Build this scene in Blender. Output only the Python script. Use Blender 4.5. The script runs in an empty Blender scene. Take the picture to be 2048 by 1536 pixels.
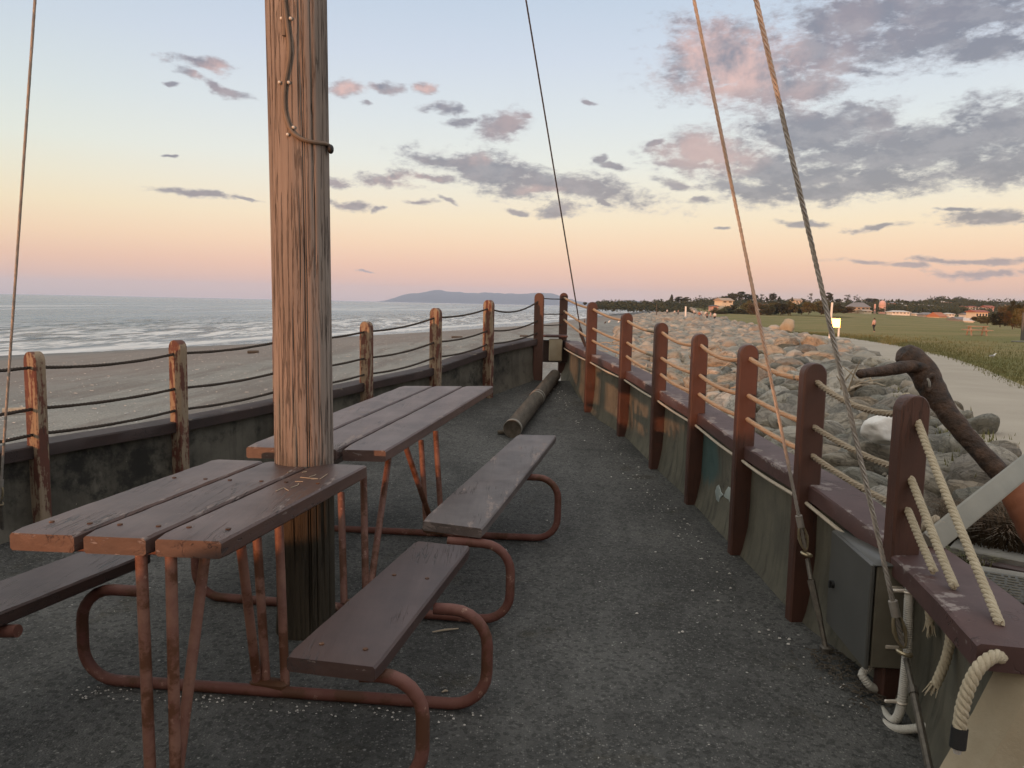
import bpy, bmesh, math, random
from mathutils import Vector, Matrix, noise
random.seed(7)
S = bpy.context.scene
COL = S.collection
V = Vector
PI = math.pi

# ---------------------------------------------------------------- camera frame
EYE = V((0, 0, 1.5)); FPX = 1540.0
pitch = math.atan(160 / 1540); roll = math.atan(0.0205)
Fw = V((0, math.cos(pitch), -math.sin(pitch)))
U0 = V((0, math.sin(pitch), math.cos(pitch))); R0 = V((1, 0, 0))
Rt = R0 * math.cos(roll) + U0 * math.sin(roll)
Up = U0 * math.cos(roll) - R0 * math.sin(roll)
def ray(u, v): return Fw + Rt * ((u - 1024) / FPX) + Up * ((768 - v) / FPX)
def at(u, v, d): return EYE + ray(u, v) * d
def on_z(u, v, z):
    r = ray(u, v); return EYE + r * ((z - EYE.z) / r.z)
def deck_z(y): return 0.0115 * max(0.0, y - 3.3) ** 2
def on_fn(u, v, fn, h=0.0):
    r = ray(u, v); z = 0.0
    for _ in range(40):
        p = EYE + r * ((z + h - EYE.z) / min(r.z, -1e-4))
        z = z * .4 + fn(p) * .6
    return p
def on_deck(u, v, h=0.0): return on_fn(u, v, lambda p: deck_z(p.y), h)

cam = bpy.data.cameras.new('camera'); co = bpy.data.objects.new('camera', cam); COL.objects.link(co)
cam.sensor_width = 36; cam.lens = 36 * FPX / 2048
cam.clip_start = 0.05; cam.clip_end = 60000
m = Matrix.Identity(4)
for i in range(3):
    m[i][0] = Rt[i]; m[i][1] = Up[i]; m[i][2] = -Fw[i]; m[i][3] = EYE[i]
co.matrix_world = m
S.camera = co

# ---------------------------------------------------------------- mesh builder
def frames(pts):
    n = len(pts); T = []
    for i in range(n):
        a = pts[max(0, i - 1)]; b = pts[min(n - 1, i + 1)]
        t = (b - a); T.append(t.normalized() if t.length > 1e-9 else V((0, 0, 1)))
    ref = V((0, 0, 1)) if abs(T[0].z) < .9 else V((1, 0, 0))
    N = [T[0].cross(ref).normalized()]
    for i in range(1, n):
        q = T[i - 1].rotation_difference(T[i]); nn = q @ N[-1]
        nn = (nn - T[i] * nn.dot(T[i])).normalized(); N.append(nn)
    return T, N, [T[i].cross(N[i]) for i in range(n)]
def resample(pts, step):
    out = [pts[0].copy()]
    for a, b in zip(pts[:-1], pts[1:]):
        k = max(1, int(round((b - a).length / step)))
        for i in range(1, k + 1): out.append(a.lerp(b, i / k))
    return out
def smooth(pts, step):
    """Catmull-Rom through the points, resampled."""
    P = [V(p) for p in pts]
    if len(P) < 3: return resample(P, step)
    P = [P[0] * 2 - P[1]] + P + [P[-1] * 2 - P[-2]]
    out = []
    for i in range(1, len(P) - 2):
        p0, p1, p2, p3 = P[i - 1:i + 3]
        k = max(2, int((p2 - p1).length / step))
        for j in range(k):
            t = j / k
            out.append(0.5 * ((2 * p1) + (p2 - p0) * t + (2 * p0 - 5 * p1 + 4 * p2 - p3) * t * t + (3 * p1 - p0 - 3 * p2 + p3) * t ** 3))
    out.append(P[-2].copy())
    return out
class MB:
    def __init__(s): s.v = []; s.f = []
    def add(s, vs, fs):
        o = len(s.v); s.v += [V(x) for x in vs]; s.f += [tuple(i + o for i in f) for f in fs]
    def ring_loft(s, rings, cap=True, closed=True):
        o = len(s.v); n = len(rings[0])
        for r in rings: s.v += [V(x) for x in r]
        for i in range(len(rings) - 1):
            for j in range(n if closed else n - 1):
                a = o + i * n + j; b = o + i * n + (j + 1) % n
                s.f.append((a, b, b + n, a + n))
        if cap:
            s.f.append(tuple(o + j for j in reversed(range(n))))
            s.f.append(tuple(o + (len(rings) - 1) * n + j for j in range(n)))
    def tube(s, pts, r, n=10, cap=True):
        pts = [V(p) for p in pts]; T, N, B = frames(pts)
        rr = r if isinstance(r, (list, tuple)) else [r] * len(pts)
        s.ring_loft([[p + (N[i] * math.cos(2 * PI * k / n) + B[i] * math.sin(2 * PI * k / n)) * rr[i] for k in range(n)] for i, p in enumerate(pts)], cap)
    def rope(s, pts, R, pitch=.07, strands=3, n=6, per=9):
        pts = resample([V(p) for p in pts], pitch / per); T, N, B = frames(pts)
        L = 0; ph = [0.0]
        for a, b in zip(pts[:-1], pts[1:]): L += (b - a).length; ph.append(L)
        ro = R * (.46 if strands == 3 else .6); rs = R * (.56 if strands == 3 else .44)
        for k in range(strands):
            c = []
            for i, p in enumerate(pts):
                a = -2 * PI * (ph[i] / pitch + k / strands)
                c.append(p + (N[i] * math.cos(a) + B[i] * math.sin(a)) * ro)
            s.tube(c, rs, n)
    def box(s, c, size, rot=None, bev=0.0):
        """Box with chamfered edges; rot: 3x3 matrix whose columns are the box axes."""
        hx, hy, hz = [x / 2 for x in size]; M = rot or Matrix.Identity(3); c = V(c); b = min(bev, hx * .9, hy * .9, hz * .9)
        if b <= 0:
            vs = [c + M @ V((sx * hx, sy * hy, sz * hz)) for sx in (-1, 1) for sy in (-1, 1) for sz in (-1, 1)]
            s.add(vs, [(0, 1, 3, 2), (4, 6, 7, 5), (0, 4, 5, 1), (2, 3, 7, 6), (0, 2, 6, 4), (1, 5, 7, 3)]); return
        def oct_(x, y, z): return [(x, y - 0, z)]
        rings = []
        for z, k in ((-hz, b), (-hz + b, 0), (hz - b, 0), (hz, b)):
            x = hx - k; y = hy - k; bb = b
            r = [(x - bb, -y), (x, -y + bb), (x, y - bb), (x - bb, y), (-x + bb, y), (-x, y - bb), (-x, -y + bb), (-x + bb, -y)]
            rings.append([c + M @ V((px_, py_, z)) for px_, py_ in r])
        s.ring_loft(rings)
    def sphere(s, c, r, n=10, m_=7, M=None):
        c = V(c); r = r if isinstance(r, (tuple, list)) else (r, r, r)
        rings = []
        for i in range(1, m_):
            a = PI * i / m_
            rings.append([c + (M @ V((r[0] * math.sin(a) * math.cos(2 * PI * k / n), r[1] * math.sin(a) * math.sin(2 * PI * k / n), -r[2] * math.cos(a))) if M else V((r[0] * math.sin(a) * math.cos(2 * PI * k / n), r[1] * math.sin(a) * math.sin(2 * PI * k / n), -r[2] * math.cos(a)))) for k in range(n)])
        o = len(s.v); s.ring_loft(rings, cap=False)
        lo = len(s.v); s.v.append(c + (M @ V((0, 0, -r[2])) if M else V((0, 0, -r[2])))); s.v.append(c + (M @ V((0, 0, r[2])) if M else V((0, 0, r[2]))))
        e = o + (m_ - 2) * n
        for k in range(n):
            s.f.append((lo, o + (k + 1) % n, o + k)); s.f.append((lo + 1, e + k, e + (k + 1) % n))
    def torus(s, c, R, r, M, n=16, k=6):
        c = V(c); pts = [c + M @ V((R * math.cos(2 * PI * i / n), R * math.sin(2 * PI * i / n), 0)) for i in range(n)]
        o = len(s.v)
        for i in range(n):
            d = (pts[i] - c).normalized(); ax = M @ V((0, 0, 1))
            for j in range(k): s.v.append(pts[i] + d * r * math.cos(2 * PI * j / k) + ax * r * math.sin(2 * PI * j / k))
        for i in range(n):
            for j in range(k):
                a = o + i * k + j; b = o + i * k + (j + 1) % k; c2 = o + ((i + 1) % n) * k + (j + 1) % k; d2 = o + ((i + 1) % n) * k + j
                s.f.append((a, d2, c2, b))
    def build(s, name, mat, parent=None, loc=None, shade=True, ang=40):
        o_ = V(loc) if loc is not None else (parent.matrix_world.translation.copy() if parent is not None else V((0, 0, 0)))
        if parent is not None: o_ = world_loc(parent)
        me = bpy.data.meshes.new(name); me.from_pydata([tuple(v - o_) for v in s.v], [], s.f); me.update()
        bm = bmesh.new(); bm.from_mesh(me); bmesh.ops.recalc_face_normals(bm, faces=bm.faces); bm.to_mesh(me); bm.free()
        if mat is not None: me.materials.append(mat)
        ob = bpy.data.objects.new(name, me); COL.objects.link(ob)
        if parent is not None: ob.parent = parent
        else: ob.location = o_
        if shade:
            me.shade_smooth() if hasattr(me, 'shade_smooth') else None
            try: me.set_sharp_from_angle(angle=math.radians(ang))
            except Exception: pass
        return ob
def world_loc(o):
    l = V(o.location)
    while o.parent is not None:
        o = o.parent; l = l + V(o.location)
    return l
def tag(o, label, cat, group=None, kind=None):
    if label: o['label'] = label
    if cat: o['category'] = cat
    if group: o['group'] = group
    if kind: o['kind'] = kind
    return o
def empty(name, loc, label, cat, group=None):
    o = bpy.data.objects.new(name, None); COL.objects.link(o); o.location = loc; o.empty_display_size = .1
    return tag(o, label, cat, group)
def structure(o): o['kind'] = 'structure'; return o
def dup(o, loc, rz=None, scale=None, label=None):
    c = o.copy(); COL.objects.link(c); c.location = loc
    if rz is not None: c.rotation_euler = (0, 0, rz)
    if scale is not None: c.scale = (scale,) * 3 if not isinstance(scale, (tuple, list)) else scale
    if label: c['label'] = label
    for ch in list(o.children):
        d = ch.copy(); COL.objects.link(d); d.parent = c
        for g in list(ch.children):
            e = g.copy(); COL.objects.link(e); e.parent = d
    return c
def basis(fwd, up=V((0, 0, 1))):
    y = V(fwd).normalized(); x = y.cross(up).normalized(); z = x.cross(y)
    return Matrix((x, y, z)).transposed()
def wob(p, s, k=0): return noise.noise(V((p[0] * s + k * 7.3, p[1] * s - k * 3.1, p[2] * s + k * 1.7)))
# ---------------------------------------------------------------- materials
class NT:
    def __init__(s, tree): s.t = tree; s.n = tree.nodes; s.l = tree.links
    def new(s, ty, **kw):
        n = s.n.new(ty)
        for k, v in kw.items(): setattr(n, k, v)
        return n
    def lk(s, a, b): s.l.new(a, b)
    def put(s, sock, v):
        if isinstance(v, (int, float)): sock.default_value = v
        elif isinstance(v, (tuple, list)): sock.default_value = v if len(v) == len(sock.default_value) else (*v, 1)
        else: s.lk(v, sock)
    def math(s, op, a, b=None, c=None, clamp=False):
        n = s.new('ShaderNodeMath', operation=op, use_clamp=clamp); s.put(n.inputs[0], a)
        if b is not None: s.put(n.inputs[1], b)
        if c is not None: s.put(n.inputs[2], c)
        return n.outputs[0]
    def vmath(s, op, a, b=None):
        n = s.new('ShaderNodeVectorMath', operation=op); s.put(n.inputs[0], a)
        if b is not None: s.put(n.inputs[1], b)
        return n.outputs['Value'] if op in ('LENGTH', 'DOT_PRODUCT', 'DISTANCE') else n.outputs[0]
    def coord(s, kind='Object'):
        if kind == 'World': return s.new('ShaderNodeNewGeometry').outputs['Position']
        return s.new('ShaderNodeTexCoord').outputs[kind]
    def mapping(s, vec, scale=(1, 1, 1), rot=(0, 0, 0), loc=(0, 0, 0)):
        n = s.new('ShaderNodeMapping'); s.lk(vec, n.inputs[0]); n.inputs['Scale'].default_value = scale; n.inputs['Rotation'].default_value = rot; n.inputs['Location'].default_value = loc
        return n.outputs[0]
    def noise(s, vec, scale, detail=6, rough=.6, dist=0, w=None):
        n = s.new('ShaderNodeTexNoise')
        if w is not None: n.noise_dimensions = '4D'; s.put(n.inputs['W'], w)
        s.lk(vec, n.inputs['Vector']); n.inputs['Scale'].default_value = scale; n.inputs['Detail'].default_value = detail; n.inputs['Roughness'].default_value = rough; n.inputs['Distortion'].default_value = dist
        return n.outputs['Fac']
    def voro(s, vec, scale, feature='F1', out='Distance', rand=1):
        n = s.new('ShaderNodeTexVoronoi', feature=feature); s.lk(vec, n.inputs['Vector']); n.inputs['Scale'].default_value = scale; n.inputs['Randomness'].default_value = rand
        return n.outputs[out]
    def step(s, v, a, b):
        n = s.new('ShaderNodeMapRange', interpolation_type='SMOOTHSTEP'); s.put(n.inputs[0], v); n.inputs[1].default_value = a; n.inputs[2].default_value = b
        return n.outputs[0]
    def ramp(s, v, stops, interp='LINEAR'):
        n = s.new('ShaderNodeValToRGB'); s.put(n.inputs[0], v); cr = n.color_ramp; cr.interpolation = interp
        while len(cr.elements) < len(stops): cr.elements.new(.5)
        for e, (p, c) in zip(cr.elements, stops): e.position = p; e.color = (*c, 1) if len(c) == 3 else c
        return n.outputs[0]
    def mix(s, f, a, b, mode='MIX'):
        n = s.new('ShaderNodeMix', data_type='RGBA', blend_type=mode); s.put(n.inputs[0], f); s.put(n.inputs[6], a); s.put(n.inputs[7], b)
        return n.outputs[2]
    def bump(s, h, strength=.3, dist=.01, normal=None):
        n = s.new('ShaderNodeBump'); s.lk(h, n.inputs['Height']); n.inputs['Strength'].default_value = strength; n.inputs['Distance'].default_value = dist
        if normal is not None: s.lk(normal, n.inputs['Normal'])
        return n.outputs[0]
    def sepxyz(s, vec):
        n = s.new('ShaderNodeSeparateXYZ'); s.lk(vec, n.inputs[0]); return n.outputs
    def rnd(s): return s.new('ShaderNodeObjectInfo').outputs['Random']
def mat(name):
    m_ = bpy.data.materials.new(name); m_.use_nodes = True; t = NT(m_.node_tree)
    b = m_.node_tree.nodes['Principled BSDF']; t.b = b
    return m_, t
def fin(t, col, rough=.7, normal=None, metal=0, spec=.4):
    t.put(t.b.inputs['Base Color'], col); t.put(t.b.inputs['Roughness'], rough); t.put(t.b.inputs['Metallic'], metal); t.put(t.b.inputs['Specular IOR Level'], spec)
    if normal is not None: t.lk(normal, t.b.inputs['Normal'])
def simple(name, c1, c2, scale=8, rough=.7, bump=.2, bscale=60, stretch=(1, 1, 1), metal=0, spec=.4, bd=.004):
    m_, t = mat(name); p = t.mapping(t.coord(), stretch)
    n = t.noise(p, scale, w=t.math('MULTIPLY', t.rnd(), 50)); c = t.ramp(n, [(.3, c1), (.7, c2)])
    fin(t, c, rough, t.bump(t.noise(p, bscale), bump, bd), metal, spec); return m_
M = {}
def wood_paint(name, paint, paint2, bare, wear, grain_rot=(0, 0, 0), along=(30, 30, 1.5), rough=.5, fleck=.0, crack=.5, wscale=3.0, edge=0, mottle=0):
    """Painted timber: paint with tone shifts, worn patches along the grain, hairline cracks."""
    m_, t = mat(name); w = t.math('MULTIPLY', t.rnd(), 40)
    g = t.mapping(t.coord(), along, grain_rot)
    g2 = t.mapping(t.coord(), (along[0] * .25, along[1] * .25, along[2] * .7), grain_rot)
    fine = t.noise(g, 1.6, 8, .65, .3, w)
    tone = t.noise(t.coord(), 5, 5, .6, 0, w)
    c = t.mix(t.step(tone, .35, .68), paint, paint2)
    if mottle:
        c = t.mix(t.math('MULTIPLY', t.step(t.noise(g2, .9, 7, .7, .5, t.math('ADD', w, 5)), .42, .66), mottle), c, tuple(x * 1.75 + .02 for x in paint))
    c = t.mix(t.math('MULTIPLY', t.step(fine, .45, .8), .35), c, tuple(x * .55 for x in paint))
    wn = t.noise(g2, wscale, 7, .7, .6, w); wn2 = t.noise(t.coord(), 14, 6, .7, 0, w)
    wm = t.math('MULTIPLY_ADD', wn2, .45, wn)
    if edge:
        an = t.new('ShaderNodeAttribute', attribute_name='edge'); wm = t.math('MULTIPLY_ADD', an.outputs['Fac'], edge, wm)
    wear_m = t.step(wm, wear, wear + .05)
    c = t.mix(wear_m, c, t.mix(fine, tuple(x * .6 for x in bare), bare))
    ck = t.noise(g, .9, 4, .55, 1.2, w); ckm = t.math('SUBTRACT', 1, t.step(t.math('ABSOLUTE', t.math('SUBTRACT', ck, .5)), .0, .018))
    ckm = t.math('MULTIPLY', ckm, t.step(t.noise(t.coord(), 3, 3, .5, 0, w), .48, .6))
    c = t.mix(t.math('MULTIPLY', ckm, crack), c, (.012, .01, .009))
    h = t.math('SUBTRACT', t.math('MULTIPLY', fine, .5), t.math('MULTIPLY', ckm, 1.0)); h = t.math('SUBTRACT', h, t.math('MULTIPLY', wear_m, .35))
    r = t.math('MULTIPLY_ADD', wear_m, .3, t.math('MULTIPLY_ADD', tone, .25, rough - .12))
    fin(t, c, r, t.bump(h, .5, .004), 0, .35); return m_
M['post'] = wood_paint('post_paint', (.085, .039, .028), (.066, .033, .025), (.30, .22, .15), .93, along=(30, 30, 2))
M['post_worn'] = wood_paint('worn_post_paint', (.125, .045, .03), (.10, .043, .03), (.33, .25, .17), .70, along=(26, 26, 1.6), rough=.7)
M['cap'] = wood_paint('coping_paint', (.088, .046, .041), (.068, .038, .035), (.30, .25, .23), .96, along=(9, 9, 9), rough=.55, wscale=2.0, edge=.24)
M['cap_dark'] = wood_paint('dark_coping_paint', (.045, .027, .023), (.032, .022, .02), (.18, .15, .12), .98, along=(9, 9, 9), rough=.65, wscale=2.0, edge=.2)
def board_mat(name, a, b, ax, wear=.86, rough=.42):
    return wood_paint(name, a, b, (.27, .22, .20), wear, grain_rot=(0, 0, ax), along=(22, 1.2, 22), rough=rough, wscale=2.6, crack=.8, mottle=.30, edge=.10)
M['board'] = board_mat('table_board_paint', (.090, .052, .041), (.066, .042, .036), .2, .90)
M['board_far'] = board_mat('faded_board_paint', (.100, .062, .052), (.076, .051, .045), .2, .89)
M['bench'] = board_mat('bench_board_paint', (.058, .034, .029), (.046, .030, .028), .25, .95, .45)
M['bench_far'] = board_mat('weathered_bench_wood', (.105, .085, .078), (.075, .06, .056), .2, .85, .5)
def rusty(name, paint, paint2, rust):
    m_, t = mat(name); w = t.math('MULTIPLY', t.rnd(), 30); p = t.coord()
    n = t.noise(p, 9, 6, .65, 0, w); n2 = t.noise(p, 34, 6, .7, 0, w)
    c = t.mix(t.step(n, .35, .65), paint, paint2)
    ch = t.math('MULTIPLY_ADD', n2, .6, n); c = t.mix(t.step(ch, .90, .98), c, (.32, .2, .15))
    c = t.mix(t.step(t.noise(p, 5, 6, .7, 0, t.math('ADD', w, 9)), .51, .60), c, rust)
    fin(t, c, .62, t.bump(t.noise(p, 90, 5), .25, .003), 0, .35); return m_
M['tube'] = rusty('table_frame_paint', (.118, .042, .031), (.15, .066, .05), (.085, .035, .018))
M['tube_fade'] = rusty('faded_leg_paint', (.23, .12, .085), (.16, .07, .052), (.10, .04, .02))
M['rust'] = rusty('rust', (.07, .03, .014), (.1, .042, .016), (.045, .022, .012))
def mast_mat():
    m_, t = mat('mast_wood'); p = t.coord(); g = t.mapping(p, (1, 1, .022)); g2 = t.mapping(p, (1, 1, .035))
    f = t.noise(g, 85, 8, .7, .1); f2 = t.noise(g2, 38, 5, .6, .2); tone = t.noise(t.mapping(p, (1, 1, .35)), 5, 5, .6)
    c = t.ramp(tone, [(.3, (.205, .172, .147)), (.5, (.26, .213, .18)), (.7, (.295, .25, .215))])
    c = t.mix(t.math('MULTIPLY', t.step(f, .42, .72), .38), c, (.115, .085, .067))
    ck = t.math('SUBTRACT', 1, t.step(t.math('ABSOLUTE', t.math('SUBTRACT', f2, .5)), .0, .028))
    c = t.mix(t.math('MULTIPLY', ck, .38), c, (.035, .026, .02))
    # grey-green stain and painted shading above the table, table's shade painted on the foot
    z = t.sepxyz(p)[2]; x = t.sepxyz(p)[0]
    st = t.math('MULTIPLY', t.step(t.noise(g2, 12, 5, .6), .40, .58), t.math('MULTIPLY', t.step(z, .7, .8), t.math('SUBTRACT', 1, t.step(z, 1.02, 1.17))))
    st = t.math('MULTIPLY', st, t.math('SUBTRACT', 1, t.step(x, -.02, .03)))
    c = t.mix(t.math('MULTIPLY', st, .85), c, t.mix(f, (.10, .105, .095), (.20, .21, .19)))
    lo = t.math('SUBTRACT', 1, t.step(t.math('MULTIPLY_ADD', tone, .25, z), .75, .95))
    c = t.mix(lo, c, t.mix(f, (.03, .026, .018), (.075, .06, .042)))
    h = t.math('SUBTRACT', t.math('MULTIPLY', f, .6), ck)
    fin(t, c, .85, t.bump(h, .8, .008), 0, .2); return m_
M['mast'] = mast_mat()
def asphalt():
    m_, t = mat('deck_asphalt'); p = t.coord('World')
    big = t.noise(p, .9, 5, .62); mid = t.noise(p, 7, 5, .6)
    c = t.mix(t.step(t.math('MULTIPLY_ADD', mid, .4, big), .55, .85), (.052, .052, .048), (.100, .099, .092))
    c = t.mix(t.math('MULTIPLY', t.step(t.noise(p, 2.3, 6, .65), .58, .7), .6), c, (.05, .042, .024))
    v1 = t.new('ShaderNodeTexVoronoi'); t.lk(p, v1.inputs['Vector']); v1.inputs['Scale'].default_value = 125
    rc = t.sepxyz(v1.outputs['Color'])
    chip = t.math('MULTIPLY', t.step(rc[0], .66, .95), t.math('SUBTRACT', 1, t.step(v1.outputs['Distance'], .3, .5)))
    c = t.mix(chip, c, t.mix(rc[1], (.11, .108, .10), (.24, .23, .21)))
    v3 = t.new('ShaderNodeTexVoronoi'); t.lk(p, v3.inputs['Vector']); v3.inputs['Scale'].default_value = 62; r3 = t.sepxyz(v3.outputs['Color'])
    c = t.mix(t.math('MULTIPLY', t.math('MULTIPLY', t.step(r3[0], .55, .9), t.math('SUBTRACT', 1, t.step(v3.outputs['Distance'], .2, .5))), .75), c, t.mix(r3[1], (.11, .108, .1), (.2, .195, .18)))
    c = t.mix(t.math('MULTIPLY', t.math('SUBTRACT', 1, t.step(r3[2], .1, .4)), .6), c, (.022, .022, .02))
    v2 = t.new('ShaderNodeTexVoronoi'); t.lk(p, v2.inputs['Vector']); v2.inputs['Scale'].default_value = 34
    r2 = t.sepxyz(v2.outputs['Color'])
    ch2 = t.math('MULTIPLY', t.step(r2[0], .972, .985), t.math('SUBTRACT', 1, t.step(v2.outputs['Distance'], .16, .25)))
    c = t.mix(ch2, c, t.mix(r2[1], (.18, .18, .17), (.36, .35, .32)))
    c = t.mix(t.math('MULTIPLY', t.math('SUBTRACT', 1, t.step(v1.outputs['Distance'], .05, .5)), t.math('SUBTRACT', .5, t.math('MULTIPLY', chip, .5))), c, (.014, .015, .014))
    h = t.math('SUBTRACT', t.noise(p, 160, 3), v1.outputs['Distance'])
    fin(t, c, .82, t.bump(h, .8, .006), 0, .3); return m_
M['asphalt'] = asphalt()
def concrete(name, a, b, dark, dk, streak=.5, paint=None):
    m_, t = mat(name); p = t.coord('World')
    n = t.noise(p, 3.2, 7, .65); n2 = t.noise(p, 13, 6, .7); sv = t.noise(t.mapping(p, (9, 9, .7)), 1.4, 6, .65)
    c = t.mix(t.step(n, .32, .68), a, b)
    c = t.mix(t.math('MULTIPLY', t.step(sv, .45, .75), streak), c, tuple(x * .42 for x in a))
    blot = t.math('MULTIPLY_ADD', n2, .35, t.noise(t.mapping(p, (1, 1, 1.0), loc=(3, 8, 2)), 1.7, 6, .7))
    c = t.mix(t.math('MULTIPLY', t.step(blot, dk, dk + .17), .9), c, dark)
    c = t.mix(t.step(t.noise(p, 60, 3), .70, .76), c, tuple(min(.5, x * 1.8) for x in b))
    if paint:
        (cx, cy, cz), rad = paint
        q = t.vmath('SUBTRACT', p, (cx, cy, cz)); q = t.vmath('MULTIPLY', q, (1 / rad[0], 1 / rad[1], 1 / rad[2]))
        ln = t.math('MULTIPLY_ADD', t.math('SUBTRACT', sv, .5), 1.3, t.vmath('LENGTH', q))
        c = t.mix(t.math('MULTIPLY', t.math('SUBTRACT', 1, t.step(ln, .6, 1.1)), .75), c, t.mix(n2, (.03, .10, .105), (.05, .085, .08)))
    h = t.math('MULTIPLY_ADD', t.noise(p, 70, 5, .7), .4, n2)
    fin(t, c, .88, t.bump(h, .45, .008), 0, .25); return m_
PATCH = at(1425, 915, 5.5)
M['conc_r'] = concrete('right_wall_concrete', (.105, .10, .078), (.15, .14, .105), (.045, .042, .034), .76, .75, (PATCH, (.3, .33, .2)))
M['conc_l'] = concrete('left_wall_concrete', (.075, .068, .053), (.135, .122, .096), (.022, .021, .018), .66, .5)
M['conc_end'] = concrete('end_wall_concrete', (.30, .25, .17), (.37, .32, .23), (.2, .16, .11), .95, .12)
M['slab'] = concrete('slab_concrete', (.21, .20, .18), (.27, .26, .23), (.12, .115, .1), .9, .1)
M['rope'] = simple('manila_rope', (.34, .29, .20), (.47, .41, .30), 30, .9, .5, 260)
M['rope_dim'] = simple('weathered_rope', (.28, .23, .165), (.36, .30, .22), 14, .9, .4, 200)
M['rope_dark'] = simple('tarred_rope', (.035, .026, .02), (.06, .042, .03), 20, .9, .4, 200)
M['steel'] = simple('galvanised_wire', (.26, .235, .205), (.36, .33, .29), 25, .55, .2, 300, metal=.3)
M['steel_dark'] = simple('dark_wire', (.05, .045, .045), (.09, .08, .08), 25, .55, .2, 300, metal=.2)
M['shackle'] = simple('shackle_metal', (.30, .24, .15), (.5, .42, .28), 40, .38, .2, 200, metal=.7)
M['rod'] = simple('dull_rod', (.08, .07, .06), (.16, .14, .11), 40, .5, .3, 200, metal=.4)
M['conduit'] = simple('white_conduit', (.44, .42, .37), (.54, .52, .46), 12, .55, .1, 80)
M['cable'] = simple('brown_cable', (.15, .105, .072), (.20, .145, .10), 20, .6, .1, 80)
M['cream'] = simple('cream_cable', (.40, .34, .26), (.50, .44, .34), 20, .7, .1, 80)
M['clip'] = simple('bright_clip', (.62, .55, .46), (.75, .68, .58), 30, .35, .1, 80, metal=.3)
M['black'] = simple('black_rubber', (.012, .012, .012), (.02, .02, .02), 20, .6, .1, 80)
M['boxgrey'] = simple('cabinet_grey', (.074, .075, .069), (.09, .091, .084), 6, .38, .04, 200, spec=.5)
M['boxedge'] = simple('cabinet_edge', (.11, .10, .075), (.16, .145, .11), 10, .55, .2, 70)
M['oldlog'] = simple('old_log', (.045, .037, .027), (.11, .092, .07), 3, .9, .7, 20, stretch=(8, .7, 8), bd=.01)
M['band'] = simple('log_band', (.19, .18, .155), (.27, .255, .22), 14, .7, .3, 70)
M['anchor'] = simple('anchor_iron', (.010, .009, .008), (.105, .06, .038), 15, .66, 1.0, 34, metal=.15, bd=.02)
M['anchor_rust'] = simple('anchor_rust', (.16, .05, .022), (.24, .085, .038), 8, .75, .5, 40)
M['timber_grey'] = simple('grey_beam', (.20, .195, .165), (.26, .25, .21), 5, .6, .15, 60)
M['splash'] = simple('paint_splash', (.30, .35, .32), (.38, .42, .39), 30, .7, .2, 100)
M['shell'] = simple('shell', (.35, .33, .30), (.6, .57, .52), 30, .7, .2, 100)
M['strand'] = simple('dry_stick', (.3, .24, .17), (.42, .35, .26), 10, .9, .4, 60)
def rockmat():
    m_, t = mat('boulder_rock'); p = t.coord(); r = t.rnd(); w = t.math('MULTIPLY', r, 90)
    base = t.ramp(r, [(0, (.33, .305, .245)), (.13, (.22, .205, .17)), (.3, (.39, .345, .27)), (.45, (.27, .26, .215)), (.6, (.47, .43, .36)), (.72, (.37, .30, .215)), (.86, (.29, .255, .21)), (.95, (.17, .16, .135))], 'CONSTANT')
    n = t.noise(p, 2.2, 7, .65, .5, w); band = t.noise(t.mapping(p, (1, 1.6, 4.5), rot=(.5, .3, 0)), 1.8, 6, .6, .6, w)
    c = t.mix(t.step(n, .3, .7), base, t.mix(.5, base, (.16, .15, .13)))
    c = t.mix(t.math('MULTIPLY', t.step(band, .5, .75), .25), c, (.45, .42, .36))
    c = t.mix(t.math('MULTIPLY', t.step(t.noise(p, 5, 6, .7, 0, t.math('ADD', w, 7)), .56, .7), .4), c, (.16, .155, .115))
    ck = t.math('SUBTRACT', 1, t.step(t.math('ABSOLUTE', t.math('SUBTRACT', t.noise(t.mapping(p, (1, 1.5, 2.5), rot=(.7, .2, .4)), 2.6, 5, .6, .8, w), .5)), 0, .03))
    c = t.mix(t.math('MULTIPLY', ck, .14), c, (.06, .058, .05))
    h = t.math('SUBTRACT', t.math('MULTIPLY_ADD', t.noise(p, 9, 8, .75, 0, w), 1.2, t.math('MULTIPLY', band, .5)), t.math('MULTIPLY', ck, .4))
    fin(t, c, .88, t.bump(h, .9, .07), 0, .25); return m_
M['rock'] = rockmat()
M['rock_white'] = simple('white_rock', (.62, .60, .56), (.72, .70, .66), 3, .8, .4, 12, bd=.02)
M['rock_tan'] = simple('tan_rock', (.27, .23, .16), (.36, .31, .22), 2.5, .85, .6, 6, bd=.06)
def far_rock():
    m_, t = mat('riprap_rock'); p = t.coord('World'); v = t.new('ShaderNodeTexVoronoi'); t.lk(p, v.inputs['Vector']); v.inputs['Scale'].default_value = .9
    r = t.sepxyz(v.outputs['Color'])[0]
    c = t.ramp(r, [(0, (.30, .27, .22)), (.35, (.19, .175, .15)), (.7, (.38, .335, .27)), (1, (.26, .225, .18))])
    c = t.mix(t.math('MULTIPLY', t.step(t.noise(p, 3, 6, .7), .5, .7), .5), c, (.13, .125, .11))
    fin(t, c, .88, t.bump(t.noise(p, 6, 6), .5, .06), 0, .25); return m_
M['rock_far'] = far_rock()
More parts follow.
